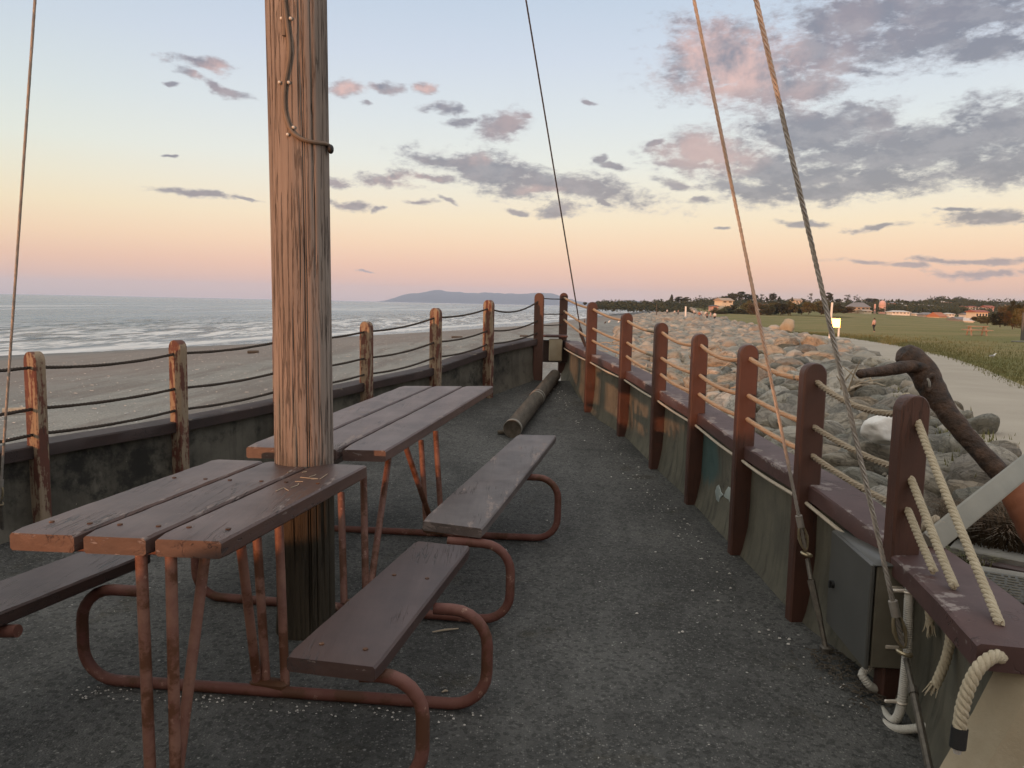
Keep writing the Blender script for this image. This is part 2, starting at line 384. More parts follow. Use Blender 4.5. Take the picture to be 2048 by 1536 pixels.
def sand():
    m_, t = mat('beach_sand'); p = t.coord('World')
    n = t.noise(p, .35, 6, .6); st = t.noise(t.mapping(p, (.5, .06, 1), rot=(0, 0, .26)), 1.2, 6, .65)
    c = t.mix(t.step(n, .35, .65), (.235, .226, .20), (.29, .275, .24))
    c = t.mix(t.math('MULTIPLY', t.step(st, .46, .62), .75), c, (.17, .142, .12))
    c = t.mix(t.math('MULTIPLY', t.step(t.noise(p, 5, 6, .7), .5, .75), .5), c, (.075, .072, .065))
    v = t.new('ShaderNodeTexVoronoi'); t.lk(p, v.inputs['Vector']); v.inputs['Scale'].default_value = 11
    r = t.sepxyz(v.outputs['Color'])[0]
    dot = t.math('MULTIPLY', t.step(r, .82, .9), t.math('SUBTRACT', 1, t.step(v.outputs['Distance'], .15, .4)))
    dot = t.math('MULTIPLY', dot, t.step(t.noise(p, .5, 4, .6), .42, .56))
    c = t.mix(dot, c, (.50, .48, .43))
    v2 = t.voro(p, 22); c = t.mix(t.math('MULTIPLY', t.step(v2, .35, .75), .35), c, (.06, .058, .052))
    off0 = t.math('ADD', t.vmath('DOT_PRODUCT', p, (.964, -.265, 0)), 46.3); o8 = t.math('MULTIPLY_ADD', n, 9, off0)
    c = t.mix(t.math('MULTIPLY', t.math('MULTIPLY', t.step(o8, 8, 13), t.math('SUBTRACT', 1, t.step(o8, 23, 30))), .6), c, t.mix(st, (.16, .128, .108), (.235, .185, .155)))
    # wet sand by the water
    off = t.math('ADD', t.vmath('DOT_PRODUCT', p, (.964, -.265, 0)), 46.3)
    wet = t.math('SUBTRACT', 1, t.step(t.math('MULTIPLY_ADD', n, 6, off), 3, 12))
    c = t.mix(wet, c, (.085, .083, .078))
    fin(t, c, t.math('MULTIPLY_ADD', wet, -.35, .9), t.bump(t.math('ADD', v2, t.noise(p, 9, 5)), .5, .03), 0, .3); return m_
M['sand'] = sand()
def lawn():
    m_, t = mat('lawn_grass'); p = t.coord('World')
    n = t.noise(p, .06, 6, .6); n2 = t.noise(p, .55, 6, .65); n3 = t.noise(t.mapping(p, (1, .35, 1)), 6, 5, .7)
    c = t.mix(t.step(n, .36, .64), (.165, .152, .056), (.245, .188, .084))
    c = t.mix(t.math('MULTIPLY', t.step(n2, .44, .7), .6), c, (.115, .122, .042))
    c = t.mix(t.math('MULTIPLY', t.step(n3, .45, .75), .5), c, (.28, .235, .115))
    fin(t, c, .95, t.bump(t.math('ADD', n3, t.noise(p, 22, 4)), .7, .06), 0, .1); return m_
M['lawn'] = lawn()
M['blade'] = simple('grass_blade', (.10, .11, .035), (.21, .18, .075), 2, .9, 0, 10)
M['path'] = simple('path_gravel', (.32, .275, .215), (.39, .34, .27), .6, .95, .5, 30, bd=.02)
M['rubble'] = simple('bank_rubble', (.03, .028, .024), (.075, .07, .058), 1.2, .95, .8, 9, bd=.08)
M['hill'] = simple('hill_forest', (.045, .062, .075), (.07, .088, .10), .004, 1, .2, .02)  # forest green shifted blue to paint in the distance haze
def leafmat(name, a, b, dryness=None):
    m_, t = mat(name); p = t.coord(); c = t.mix(t.step(t.noise(p, 1.6, 4, .6, 0, t.math('MULTIPLY', t.rnd(), 30)), .35, .65), a, b)
    fin(t, c, .9, None, 0, .1); return m_
M['leaf'] = leafmat('dark_foliage', (.035, .04, .022), (.065, .062, .03))
M['leaf_olive'] = leafmat('olive_foliage', (.075, .075, .03), (.12, .10, .045))
M['leaf_dry'] = leafmat('dry_foliage', (.13, .085, .045), (.09, .075, .035))
M['tussock_brown'] = leafmat('dry_tussock', (.10, .065, .04), (.05, .04, .026))
M['tussock_green'] = leafmat('green_tussock', (.14, .14, .07), (.22, .21, .13))
M['bark'] = simple('bark', (.06, .045, .035), (.1, .08, .06), 4, .9, .4, 20)
def sea():
    m_, t = mat('sea_water'); p = t.coord('World'); RZ = -.268
    off = t.math('ADD', t.vmath('DOT_PRODUCT', p, (.964, -.265, 0)), 46.3)   # metres inland of the shoreline
    q = t.mapping(p, (1, .22, 1), rot=(0, 0, .268)); ql = t.mapping(p, (1, .10, 1), rot=(0, 0, .268))
    n1 = t.noise(q, .55, 6, .6, .3); n2 = t.noise(q, .16, 5, .6); n3 = t.noise(ql, .05, 5, .6); n4 = t.noise(q, 2.2, 5, .6)
    h = t.math('ADD', t.math('MULTIPLY', n2, 2.2), t.math('MULTIPLY_ADD', n1, 1.0, t.math('MULTIPLY', n4, .3)))
    near = t.math('MULTIPLY', t.step(off, -75, -14), t.math('SUBTRACT', 1, t.step(off, 2, 6)))
    mid = t.math('MULTIPLY', t.step(off, -420, -150), t.math('SUBTRACT', 1, t.step(off, -110, -60)))
    lace = t.math('MULTIPLY_ADD', n4, .35, n1)
    edge = t.math('SUBTRACT', 1, t.step(t.math('ABSOLUTE', t.math('MULTIPLY_ADD', t.math('SUBTRACT', n2, .5), 5, off)), .3, 3.5))
    f = t.math('MULTIPLY', near, t.step(lace, .64, .76))
    f = t.math('MAXIMUM', f, t.math('MULTIPLY', edge, t.step(lace, .42, .62)))
    f = t.math('MAXIMUM', f, t.math('MULTIPLY', t.math('MULTIPLY', mid, t.step(n3, .42, .60)), t.math('MULTIPLY_ADD', t.step(lace, .45, .75), .35, .4)))  # pale mid-water patches paint in warm-white reflections
    calm = t.step(n3, .35, .65)
    base = t.mix(calm, (.10, .138, .172), (.155, .19, .215))
    base = t.mix(near, base, (.035, .06, .08))
    tr = t.math('MULTIPLY', t.math('MULTIPLY', t.step(off, -68, -50), t.math('SUBTRACT', 1, t.step(off, -14, -5))), t.step(t.math('MULTIPLY_ADD', n4, .3, n1), .66, .54))
    base = t.mix(t.math('MULTIPLY', tr, .8), base, (.012, .024, .034))  # trough darkness painted into the base colour
    sp_ = t.math('MULTIPLY_ADD', tr, -.3, .42); t.lk(sp_, t.b.inputs['Specular IOR Level'])
    c = t.mix(f, base, (.66, .64, .61))
    fin(t, c, t.math('MULTIPLY_ADD', f, .5, .25), t.bump(h, 1.0, .8), 0, sp_); return m_
M['sea'] = sea()
def house_mat(name, c, rough=.8): return simple(name, tuple(x * .9 for x in c), c, .5, rough, .1, 4)
# ---------------------------------------------------------------- sky, clouds, sun
SUN_AZ = math.radians(33); SUN_EL = math.radians(1.6)
SUN = V((-math.sin(SUN_AZ) * math.cos(SUN_EL), -math.cos(SUN_AZ) * math.cos(SUN_EL), math.sin(SUN_EL)))
def lin(r, g, b): return tuple(((x / 255 / 12.92) if x / 255 <= .04045 else ((x / 255 + .055) / 1.055) ** 2.4) for x in (r, g, b))
W = bpy.data.worlds.new('World'); S.world = W; W.use_nodes = True
t = NT(W.node_tree); t.n.clear()
out = t.new('ShaderNodeOutputWorld')
d = t.vmath('NORMALIZE', t.coord('Generated')); X, Y, Z = t.sepxyz(d)
el = t.math('ARCSINE', Z); az = t.math('ARCTAN2', X, Y)
def E(deg): return (deg + 10) / 100
elf = t.math('DIVIDE', t.math('ADD', t.math('MULTIPLY', el, 180 / PI), 10), 100)
stops = [(E(-10), lin(130, 120, 118)), (E(-.6), lin(216, 186, 184)), (E(.5), lin(236, 196, 180)), (E(1.3), lin(244, 192, 168)), (E(2.6), lin(250, 200, 172)), (E(4.2), lin(254, 217, 184)),
         (E(6), lin(251, 230, 199)), (E(7.8), lin(243, 234, 214)), (E(10), lin(233, 235, 228)), (E(13), lin(221, 228, 232)), (E(17), lin(207, 217, 232)), (E(21), lin(192, 207, 226)), (E(32), lin(214, 219, 228)), (E(48), (1.1, 1.08, 1.07)), (E(90), (1.12, 1.09, 1.07))]
sky = t.ramp(elf, stops)
# warm bright side round the sun, behind the viewer
sd = t.math('MAXIMUM', t.vmath('DOT_PRODUCT', d, (-math.sin(SUN_AZ), -math.cos(SUN_AZ), .03)), 0.0)
glow = t.math('POWER', sd, 1.6); low = t.math('POWER', t.math('SUBTRACT', 1, t.math('ABSOLUTE', Z), clamp=True), 6)
sky = t.mix(t.math('MULTIPLY', glow, t.math('MULTIPLY_ADD', low, .35, .5)), sky, (1.35, 1.02, .74, 1))
sky = t.mix(t.math('MULTIPLY', t.math('POWER', sd, 9), t.math('MULTIPLY', low, .6)), sky, (1.6, .75, .3, 1))
# left of the view is a little greyer
sky = t.mix(t.math('MULTIPLY', t.step(az, -.30, -.62), .55), sky, t.mix(1.0, sky, (.93, .97, .91, 1), 'MULTIPLY'))
# clouds: (u, v, half width, half height, tilt in the sky, pinkness)
CL = [(1860,45,220,66,0,0),(1490,135,120,52,-5,.8),(1800,300,250,44,0,0),(1620,350,150,30,-5,.05),(1455,118,120,62,0,1),(1520,165,135,45,-8,.45),(1600,185,75,20,-6,.1),
      (1730,30,140,45,0,.15),(1800,85,150,32,3,0),(1900,25,150,38,0,.05),(1960,95,120,22,-5,0),(1700,150,60,12,-8,0),(1640,110,70,35,0,.25),
      (1850,300,230,42,3,0),(1640,262,130,32,-3,.05),(1740,240,60,30,0,.1),(1990,255,90,42,0,.05),(1420,300,85,34,-5,.6),(1560,345,190,34,-6,.05),(1700,370,190,24,4,0),(1500,385,90,18,-12,.05),(1380,330,60,10,-10,.1),(2000,330,140,30,0,0),
      (1985,434,105,17,0,0),(1610,447,55,6,-4,0),(1770,452,60,6,0,0),(1720,527,62,7,-5,.1),(1945,523,130,7,-2,.05),(1965,546,95,7,0,.05),(1810,535,45,6,0,.1),(1910,420,35,5,0,0),
      (890,325,75,14,-8,.15),(1000,345,140,26,-9,.1),(1130,370,150,20,-10,.1),(960,320,45,14,0,.5),(1085,378,50,9,-4,.45),(790,356,34,13,0,.9),(770,366,55,10,-10,.45),(855,360,40,8,0,.5),
      (885,215,40,11,-8,.1),(920,244,36,7,6,.1),(1008,250,38,22,10,.35),(1050,236,20,9,0,.3),(705,180,36,15,0,1),(838,173,26,9,0,1),(765,176,26,12,0,.5),(738,211,14,6,0,.1),
      (705,414,50,10,-6,.25),(765,426,15,6,0,.1),(1120,418,45,14,8,.1),(1035,420,26,9,-6,.2),(835,408,30,6,-4,.15),(900,408,32,5,-14,.15),(660,360,40,9,0,.2),
      (1190,318,20,9,-10,.1),(1225,332,42,7,-10,.1),(1188,203,20,5,-6,.25),(1320,285,14,7,-6,.2),(1360,368,50,10,-12,.1),(1400,402,16,5,0,.1),(1210,405,18,6,-14,.1),(1440,458,14,3,0,0),
      (395,388,82,9,-4,.1),(500,402,28,4,-6,.1),(405,128,56,11,-3,.8),(385,150,25,9,-20,.6),(450,176,42,11,-16,.2),(358,172,14,5,0,.1),(336,315,8,4,0,.1),(735,546,22,3,-4,.4)]
vec = t.new('ShaderNodeCombineXYZ'); t.lk(az, vec.inputs[0]); t.lk(el, vec.inputs[1])
warp = t.new('ShaderNodeTexNoise'); t.lk(t.mapping(d, (1, 1, 1.7)), warp.inputs['Vector']); warp.inputs['Scale'].default_value = 16; warp.inputs['Detail'].default_value = 5
wv = t.vmath('MULTIPLY', t.vmath('SUBTRACT', warp.outputs['Color'], (.5, .5, .5)), (.065, .030, 0))
cv = t.vmath('ADD', vec.outputs[0], wv)
dark = pink = None
for (u, v, hw, hh, tilt, pk) in CL:
    r = ray(u, v).normalized(); a0 = math.atan2(r.x, r.y); e0 = math.asin(r.z)
    r2 = ray(u + hw, v).normalized(); r3 = ray(u, v - hh).normalized()
    sa = abs(math.atan2(r2.x, r2.y) - a0); se = abs(math.asin(r3.z) - e0)
    if hh > 19: sa *= 1.16; se *= 1.32
    mp = t.new('ShaderNodeMapping', vector_type='TEXTURE'); t.lk(cv, mp.inputs[0])
    mp.inputs['Location'].default_value = (a0, e0, 0); mp.inputs['Rotation'].default_value = (0, 0, math.radians(tilt) - roll * 0); mp.inputs['Scale'].default_value = (sa, se, 1)
    ln = t.vmath('LENGTH', mp.outputs[0])
    dark = ln if dark is None else t.math('MINIMUM', dark, ln)
    if pk > .05:
        pl = t.math('MULTIPLY', t.math('SUBTRACT', 1.5, ln, clamp=True), pk)
        pink = pl if pink is None else t.math('MAXIMUM', pink, pl)
nz = t.noise(t.mapping(d, (1, 1, 2.4)), 34, 9, .62, .2); nzb = t.noise(t.mapping(d, (1, 1, 2.0)), 13, 6, .6)
nzc = t.noise(t.mapping(d, (1, 1, 2.2), loc=(.4, .1, 0)), 95, 6, .62, .3)
dens = t.math('MULTIPLY_ADD', t.math('SUBTRACT', nz, .5), 2.2, t.math('SUBTRACT', 1.40, dark))
dens = t.math('MULTIPLY_ADD', t.math('SUBTRACT', nzc, .5), 1.1, dens)
dens = t.math('MULTIPLY_ADD', t.math('SUBTRACT', nzb, .5), .9, dens)
cov = t.step(dens, -.08, .95); core = t.step(dens, .15, .9)
ccol = t.mix(core, (*lin(178, 174, 183), 1), (*lin(118, 119, 137), 1))
ccol = t.mix(t.step(t.noise(t.mapping(d, (1, 1, 2.2), loc=(.02, 0, .03)), 26, 6, .6), .42, .62), ccol, (*lin(141, 139, 152), 1))
pm = t.math('MULTIPLY', pink, t.step(t.noise(d, 20, 4, .6), .3, .62))
ccol = t.mix(t.math('MULTIPLY', pm, 1.0, clamp=True), ccol, (*lin(226, 184, 176), 1))
lowc = t.math('SUBTRACT', 1, t.step(el, .02, .12))
ccol = t.mix(t.math('MULTIPLY', lowc, .5), ccol, (*lin(178, 160, 168), 1))
sky = t.mix(t.math('MULTIPLY', cov, .93), sky, ccol)
bg = t.new('ShaderNodeBackground'); t.lk(sky, bg.inputs[0]); bg.inputs[1].default_value = .96
ns = t.new('ShaderNodeTexSky', sky_type='NISHITA'); ns.sun_disc = False; ns.sun_elevation = SUN_EL; ns.sun_rotation = math.atan2(SUN.x, SUN.y); ns.altitude = 0
bg2 = t.new('ShaderNodeBackground'); t.lk(ns.outputs[0], bg2.inputs[0]); bg2.inputs[1].default_value = .05
ad = t.new('ShaderNodeAddShader'); t.lk(bg.outputs[0], ad.inputs[0]); t.lk(bg2.outputs[0], ad.inputs[1]); t.lk(ad.outputs[0], out.inputs[0])
W.cycles.sampling_method = 'MANUAL'; W.cycles.sample_map_resolution = 512
sl = bpy.data.lights.new('sun', 'SUN'); sl.energy = 3.3; sl.angle = math.radians(.6); sl.color = (1, .43, .2)
so = bpy.data.objects.new('sun', sl); COL.objects.link(so); so.rotation_euler = (-SUN).to_track_quat('-Z', 'Y').to_euler(); so.location = SUN * 60 + V((0, 0, 10))
S.view_settings.view_transform = 'Standard'; S.view_settings.look = 'None'; S.view_settings.exposure = 0; S.view_settings.gamma = 1
S.cycles.max_bounces = 6; S.cycles.caustics_reflective = False; S.cycles.caustics_refractive = False
# ---------------------------------------------------------------- the ship-shaped deck
RP = [(1826,786,1777,1425,70),(1623,724,1601,1240,46),(1495,688,1478,1100,36),(1398,667,1387,1005,32),(1322,645,1312,935,26),(1256,626,1243,875,26),(1185,604,1178,826,21),(1132,586,1119,765,18)]
PH = 1.235
RPOS = []
for (tu, tv, bu, bv, w) in RP:
    dd = PH * FPX / (bv - tv) * 1.0
    b_ = at(bu, bv, dd); t_ = at(tu, tv, dd); RPOS.append((b_.x * .5 + t_.x * .5, b_.y * .5 + t_.y * .5, b_.z, t_.z))
LP = [(68,703,4.70),(355,680,5.58),(560,660,6.45),(733,643,7.33),(872,616,8.2),(978,600,9.07),(1079,586,9.95)]
LPOS = []
for (u, v, dd) in LP:
    t_ = at(u, v, dd); LPOS.append((t_.x, t_.y, deck_z(t_.y), t_.z))
def cz(u, v, p):   # height of the point of the picture (u, v) above a plan position
    r = ray(u, v); s_ = math.hypot(p[0], p[1]) / math.hypot(r.x, r.y); return EYE.z + r.z * s_
# plan lines through the posts, carried on towards the stern
RL = [V((1.34, 2.02)), V((1.42, 2.42))] + [V(p[:2]) for p in RPOS]
LL = [V((-3.1, -5)), V((-3.5, -2.4)), V((-3.6, -1.3)), V((-3.62, 0)), V((-3.5, 2)), V((-3.25, 3.6))] + [V(p[:2]) for p in LPOS]
RCAP_V = [1105, 965, 890, 825, 780, 741, 708, 681]
RCZ = [.60, .60] + [cz(bu * .5 + tu * .5, v_, p) for (tu, tv, bu, bv, w), v_, p in zip(RP, RCAP_V, RPOS)]
LCAP_V = [891, 843, 803, 765, 735, 700, 677]
LCZ = [1.05, .95, .62, .56, .56, .57] + [cz(u, v_, p) for (u, v, dd), v_, p in zip(LP, LCAP_V, LPOS)]  # unseen stern end raised to shade the right wall
def plan(line, zz, step=.12):
    P = smooth([V((a.x, a.y, z)) for a, z in zip(line, zz)], step); return P
def offset(P, dist):
    """Plan offset to the right-hand side of the direction of travel."""
    o = []
    for i, p in enumerate(P):
        a = P[max(0, i - 1)]; b = P[min(len(P) - 1, i + 1)]; t_ = (b - a); t_.z = 0; t_.normalize()
        o.append(p + V((t_.y, -t_.x, 0)) * dist)
    return o
PR = plan(RL, RCZ); PL = plan(LL, LCZ)
def wall_mesh(P, side, out_bottom):
    """Concrete bulwark: inner face flares in to the deck, outer face drops to the beach. side=+1: outside lies right of travel."""
    mb = MB(); rings = []
    for i, p in enumerate(P):
        a = P[max(0, i - 1)]; b = P[min(len(P) - 1, i + 1)]; t_ = (b - a); t_.z = 0; t_.normalize(); n = V((t_.y, -t_.x, 0)) * side
        z0 = deck_z(p.y) - .05; zt = p.z - .075; h = zt - z0
        pr = [(.052, 1.0), (.048, .85), (.05, .6), (.042, .35), (.022, .15), (-.012, 0.0)]
        ring = [V((p.x, p.y, z0 + h * k)) + n * (o_ + .01 * wob((p.x, p.y, k * 2), 3)) for o_, k in pr]
        ring += [V((p.x, p.y, z0 - .4)) + n * -.012, V((p.x, p.y, out_bottom)) + n * .32, V((p.x, p.y, z0)) + n * .24, V((p.x, p.y, zt)) + n * .18]
        rings.append(ring)
    mb.ring_loft(rings); return mb
def ebox(loc, lab): return empty('parapet_wall', loc, lab, 'wall')
wr = ebox((PR[20].x, PR[20].y, 0), 'grey-green concrete parapet beside the rocks, with peeling plum coping and beige ropes above')
wall_mesh(PR[1:], 1, -1.6).build('concrete', M['conc_r'], wr)
wl = ebox((PL[40].x, PL[40].y, 0), 'dark mould-stained concrete parapet on the sea side under the dark ropes')
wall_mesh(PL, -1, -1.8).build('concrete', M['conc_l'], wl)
def coping(P, side, i0, i1, w0, w1, th, m_, parent, drop=0.0):
    mb = MB(); rings = []
    for i in range(i0, i1 + 1):
        p = P[i]; a = P[max(0, i - 1)]; b = P[min(len(P) - 1, i + 1)]; t_ = (b - a); t_.z = 0; t_.normalize(); n = V((t_.y, -t_.x, 0)) * side
        z = p.z - drop; c = .008; j = lambda k: .004 * wob((p.x, p.y, k), 5)
        rings.append([V((p.x, p.y, z - th)) + n * w0, V((p.x, p.y, z - c)) + n * (w0 + j(1)), V((p.x, p.y, z + j(2))) + n * (w0 + c + j(3)), V((p.x, p.y, z)) + n * (w1 - c), V((p.x, p.y, z - c)) + n * w1, V((p.x, p.y, z - th)) + n * w1])
    mb.ring_loft(rings); o = mb.build('coping_board', m_, parent)
    at_ = o.data.attributes.new('edge', 'FLOAT', 'POINT')
    for i in range(len(o.data.vertices)): at_.data[i].value = (0, .8, 1, .25, .2, 0)[i % 6]
    return o
def nearest(P, q): return min(range(len(P)), key=lambda i: (P[i].x - q[0]) ** 2 + (P[i].y - q[1]) ** 2)
ri = [0] + [nearest(PR, p) for p in RPOS]
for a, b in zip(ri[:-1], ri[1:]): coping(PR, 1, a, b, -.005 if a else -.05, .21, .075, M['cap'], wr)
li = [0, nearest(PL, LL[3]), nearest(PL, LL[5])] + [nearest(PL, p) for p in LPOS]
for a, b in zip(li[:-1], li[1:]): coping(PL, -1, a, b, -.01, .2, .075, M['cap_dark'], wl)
# end of the right wall: tan concrete nosing turned to the viewer
mb = MB(); rings = []
e0 = PR[3]
for k in range(13):
    f = k / 12; z = .53 - .62 * f; sp = .33 * max(0, f - .03) + .006 * wob((f * 3, 0, 0), 2)
    x0 = 1.395 - sp; x1 = 1.85; y0 = 1.97 - sp * .15; y1 = 2.10
    rings.append([V((x0 + .05, y1, z)), V((x0, y0 + .12, z)), V((x0 + .045, y0 + .03, z)), V((x0 + .12, y0, z)), V((x1, y0 + .02, z)), V((x1, y1, z))])
mb.ring_loft(rings); mb.build('end_block', M['conc_end'], wr)
# thin cream cable under the right coping, clipped post to post
for a, b in zip(ri[1:-1], ri[2:]):
    seg = [PR[i] + V((-.012, 0, -.088 - .01 * math.sin(PI * (i - a) / (b - a)))) for i in range(a, b + 1)]
    mb = MB(); mb.tube(seg, .009, 6); mb.build('cable', M['cream'], wr)
# white paint splashes below the blue-green stain
def wall_hit(u, v):
    r = ray(u, v); best = None
    for a, b in zip(PR[:-1], PR[1:]):
        a2 = a + V((.042, 0, 0)); b2 = b + V((.042, 0, 0)); ca = a2.x * r.y - a2.y * r.x; cb = b2.x * r.y - b2.y * r.x
        if ca * cb <= 0 and a2.y > 1: q = a2.lerp(b2, ca / (ca - cb)); return EYE + r * (q.y / r.y)
for outl in ([(1431, 982), (1434, 972), (1438, 969), (1441, 977), (1443, 984), (1447, 990), (1441, 996), (1437, 1011), (1433, 1000)], [(1448, 992), (1452, 981), (1457, 973), (1462, 976), (1464, 990), (1463, 1012), (1459, 1000), (1452, 996)]):
    P = [wall_hit(u, v) for u, v in outl]; nn = V((-1, 0, 0)); c = sum(P, V((0, 0, 0))) / len(P); mb = MB(); mb.ring_loft([[p for p in P], [c + (p - c) * .93 + nn * .004 for p in P]]); mb.build('paint_splash', M['splash'], wr)
# bow wall between the two foremost posts, open below (the scupper)
pa = V(LPOS[-1][:2]); pb = V(RPOS[-1][:2]); zt = LCZ[-1]; zb = deck_z(10.1)
bw = empty('bow_wall', ((pa.x + pb.x) / 2, (pa.y + pb.y) / 2 + .12, zb), 'short bow wall between the two foremost posts, open at its foot', 'wall')
dx = pb.x - pa.x; cx = (pa.x + pb.x) / 2; cy = (pa.y + pb.y) / 2 + .1
mb = MB(); mb.box((cx + .07, cy, zt - .17), (dx - .18, .12, .30), None, .012); mb.build('panel', M['conc_end'], bw)
mb = MB(); mb.box((cx, cy + .09, zt - .19), (dx + .2, .08, .30), None, .01); mb.build('backing_board', M['cap_dark'], bw)
mb = MB(); mb.box((cx, cy + .02, zt + .02), (dx + .1, .2, .035), None, .01); mb.build('coping_board', M['cap'], bw)
# posts
def post_mesh(name, h, a, b, m_, label, loc, rz, taper=True, group='rail posts round the deck'):
    mb = MB(); rings = []; zs = [-.06, .02, .12, .3, .5, .75, 1.0, h - a * .5] + [h - a * .5 + a * .5 * math.sin(q) for q in (.3, .6, .9, 1.15, 1.35, 1.5)]
    for i, z in enumerate(zs):
        k = 1.0
        if i >= 8: k = math.cos((.3, .6, .9, 1.15, 1.35, 1.5)[i - 8]) * .92 + .08
        ha = a / 2 * k; hb = b / 2 * (1 if i < 12 else .9); c = .008
        sh = 0.0
        if taper and z < .35: ha *= .90 + .10 * max(0, z) / .35; sh = -a * .05 * (1 - max(0, z) / .35)
        rings.append([V((x + sh, y, z)) for x, y in ((-ha + min(c, ha * .4), -hb), (ha - min(c, ha * .4), -hb), (ha, -hb + c), (ha, hb - c), (ha - min(c, ha * .4), hb), (-ha + min(c, ha * .4), hb), (-ha, hb - c), (-ha, -hb + c))])
    mb.ring_loft(rings); o = mb.build(name, m_, None, (0, 0, 0), True, 30)
    o.location = loc; o.rotation_euler = (0, 0, rz); tag(o, label, 'post', group); return o
ORD = ['nearest', 'second', 'third', 'fourth', 'fifth', 'sixth', 'seventh', 'foremost']
for i, p in enumerate(RPOS):
    q0 = RPOS[max(0, i - 1)]; q1 = RPOS[min(7, i + 1)]; rz = math.atan2(q1[1] - q0[1], q1[0] - q0[0]) - PI / 2
    if i == 7: rz -= .1
    z0 = deck_z(p[1]); lab = ['broad brown rail post nearest the grey cabinet, with rope ends threaded through it', 'brown rail post behind the wire shackle, lit by a small sun patch', 'third rope-side post, beyond the blue-green paint stain', 'fourth brown post along the rope-side wall, left of the paint stain', 'fifth brown post along the rope-side wall, pale ring under its coping', 'sixth brown post along the rope-side wall', 'seventh rope-side post, next but one to the bow gap', 'foremost rope-side post, at the right of the bow gap'][i]
    post_mesh('rail_post', p[3] - z0, .118 if i == 0 else .112, .066, M['post'], lab, (p[0], p[1], z0), rz)
for i, p in enumerate(LPOS):
    q0 = LPOS[max(0, i - 1)]; q1 = LPOS[min(6, i + 1)]; rz = math.atan2(q1[1] - q0[1], q1[0] - q0[0]) - PI / 2
    z0 = deck_z(p[1]); lab = ['worn sea-side post beside the leftmost wire, nearest the camera', 'second sea-side post, paint flaked to bare wood, left of the mast', 'sea-side post hidden behind the mast', 'worn sea-side post just right of the mast', 'sea-side post above the far end of the far table', 'peeling sea-side post next to the bow pair', 'foremost sea-side post, at the left of the bow gap'][i]
    if i == 6: rz = -.12
    post_mesh('rail_post', p[3] - z0, .125, .07, M['post_worn'] if i < 6 else M['post'], lab, (p[0], p[1], z0), rz, False)
for k, (x, y) in enumerate([(-3.4, 2.95), (-3.6, 1.2)]):
    post_mesh('rail_post', 1.2, .125, .07, M['post_worn'], ['sea-side post just outside the left edge of the view', 'sea-side post beside the viewer'][k], (x, y, 0), -.2 + .1 * k, False)
# ropes
def rope_thing(name, pts, R, m_, label, cat='rope', strands=3, pitch=.075, n=5, per=8, group=None):
    mb = MB()
    if strands > 1: mb.rope(pts, R, pitch, strands, n, per)
    else: mb.tube(pts, R, 6)
    return tag(mb.build(name, m_, None, pts[0]), label, cat, group)
def sagged(P3, sag, k=10):
    o = []
    for i, (a, b) in enumerate(zip(P3[:-1], P3[1:])):
        s_ = sag[i] if isinstance(sag, list) else sag
        for j in range(k): f = j / k; q = a.lerp(b, f); q.z -= s_ * 4 * f * (1 - f); o.append(q)
    return o + [P3[-1]]
HR = [.062, .235, .345]
rl_names = ['uppermost', 'middle', 'lowest']
RROPE = []
for k in range(3):
    P3 = []
    for i, p in enumerate(RPOS):
        h = p[3] - deck_z(p[1]); P3.append(V((p[0] + .005, p[1], p[3] - h * (HR[k] + (.015 * k if i == 0 else 0)))))
    sg = [[.05, .03, .05, .04, .03, .025, .02], [.02, .012, .03, .02, .02, .015, .01], [.015, .012, .02, .025, .02, .01, .01]][k]
    rope_thing('rail_rope', sagged(P3, sg), .0145, M['rope_dim'], '%s beige rope threaded through the posts on the rock side' % rl_names[k], group='ropes of the rock-side railing')
    RROPE.append(P3[0])
HL = [.085, .31, .45]
for k in range(3):
    P3 = [V((-3.6, 1.2, 1.2 - 1.2 * HL[k])), V((-3.4, 2.95, 1.2 - 1.2 * HL[k]))] + [V((p[0], p[1], p[3] - (p[3] - p[2]) * HL[k] * (1 if k == 0 else 1.0))) for p in LPOS]
    for q, (i, j) in ((2, (0, 0)),): pass
    sg = [[.03, .02, .03, .02, .02, .03, .03, .09], [.02, .02, .02, .02, .02, .03, .03, .05], [.02, .02, .02, .02, .02, .03, .03, .03]][k]
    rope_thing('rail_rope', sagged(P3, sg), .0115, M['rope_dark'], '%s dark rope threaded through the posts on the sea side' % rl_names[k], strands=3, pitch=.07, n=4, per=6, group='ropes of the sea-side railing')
for k in range(3):
    a = LPOS[-1]; b = RPOS[-1]; za = a[3] - (a[3] - a[2]) * [.06, .24, .37][k]; zb_ = za + .0
    rope_thing('bow_rope', [V((a[0], a[1], za)), V(((a[0] + b[0]) / 2, (a[1] + b[1]) / 2, za - .004)), V((b[0], b[1], zb_))], .008, M['rope_dark'], '%s short dark line across the bow gap' % rl_names[k], strands=1, group='lines across the bow gap')
# deck
mb = MB(); rows = []
ys = [-6 + .25 * i for i in range(66)]
def xat(P, y):
    best = None
    for a, b in zip(P[:-1], P[1:]):
        if (a.y - y) * (b.y - y) <= 0 and abs(b.y - a.y) > 1e-6: best = a.x + (b.x - a.x) * (y - a.y) / (b.y - a.y)
    return best
for y in ys:
    if y > 10.15: break
    xl = xat(PL, y); xr = xat(PR, y)
    if xl is None: xl = LPOS[-1][0] if y > 5 else -3.1
    if xr is None: xr = RPOS[-1][0] if y > 5 else 1.45
    xl -= .08; xr += .02
    rows.append([V((xl + (xr - xl) * k / 16, y, deck_z(y) + .006 * wob((xl + (xr - xl) * k / 16, y, 0), 1.3))) for k in range(17)])
mb.ring_loft(rows, cap=False, closed=False)
structure(mb.build('deck', M['asphalt'])); 
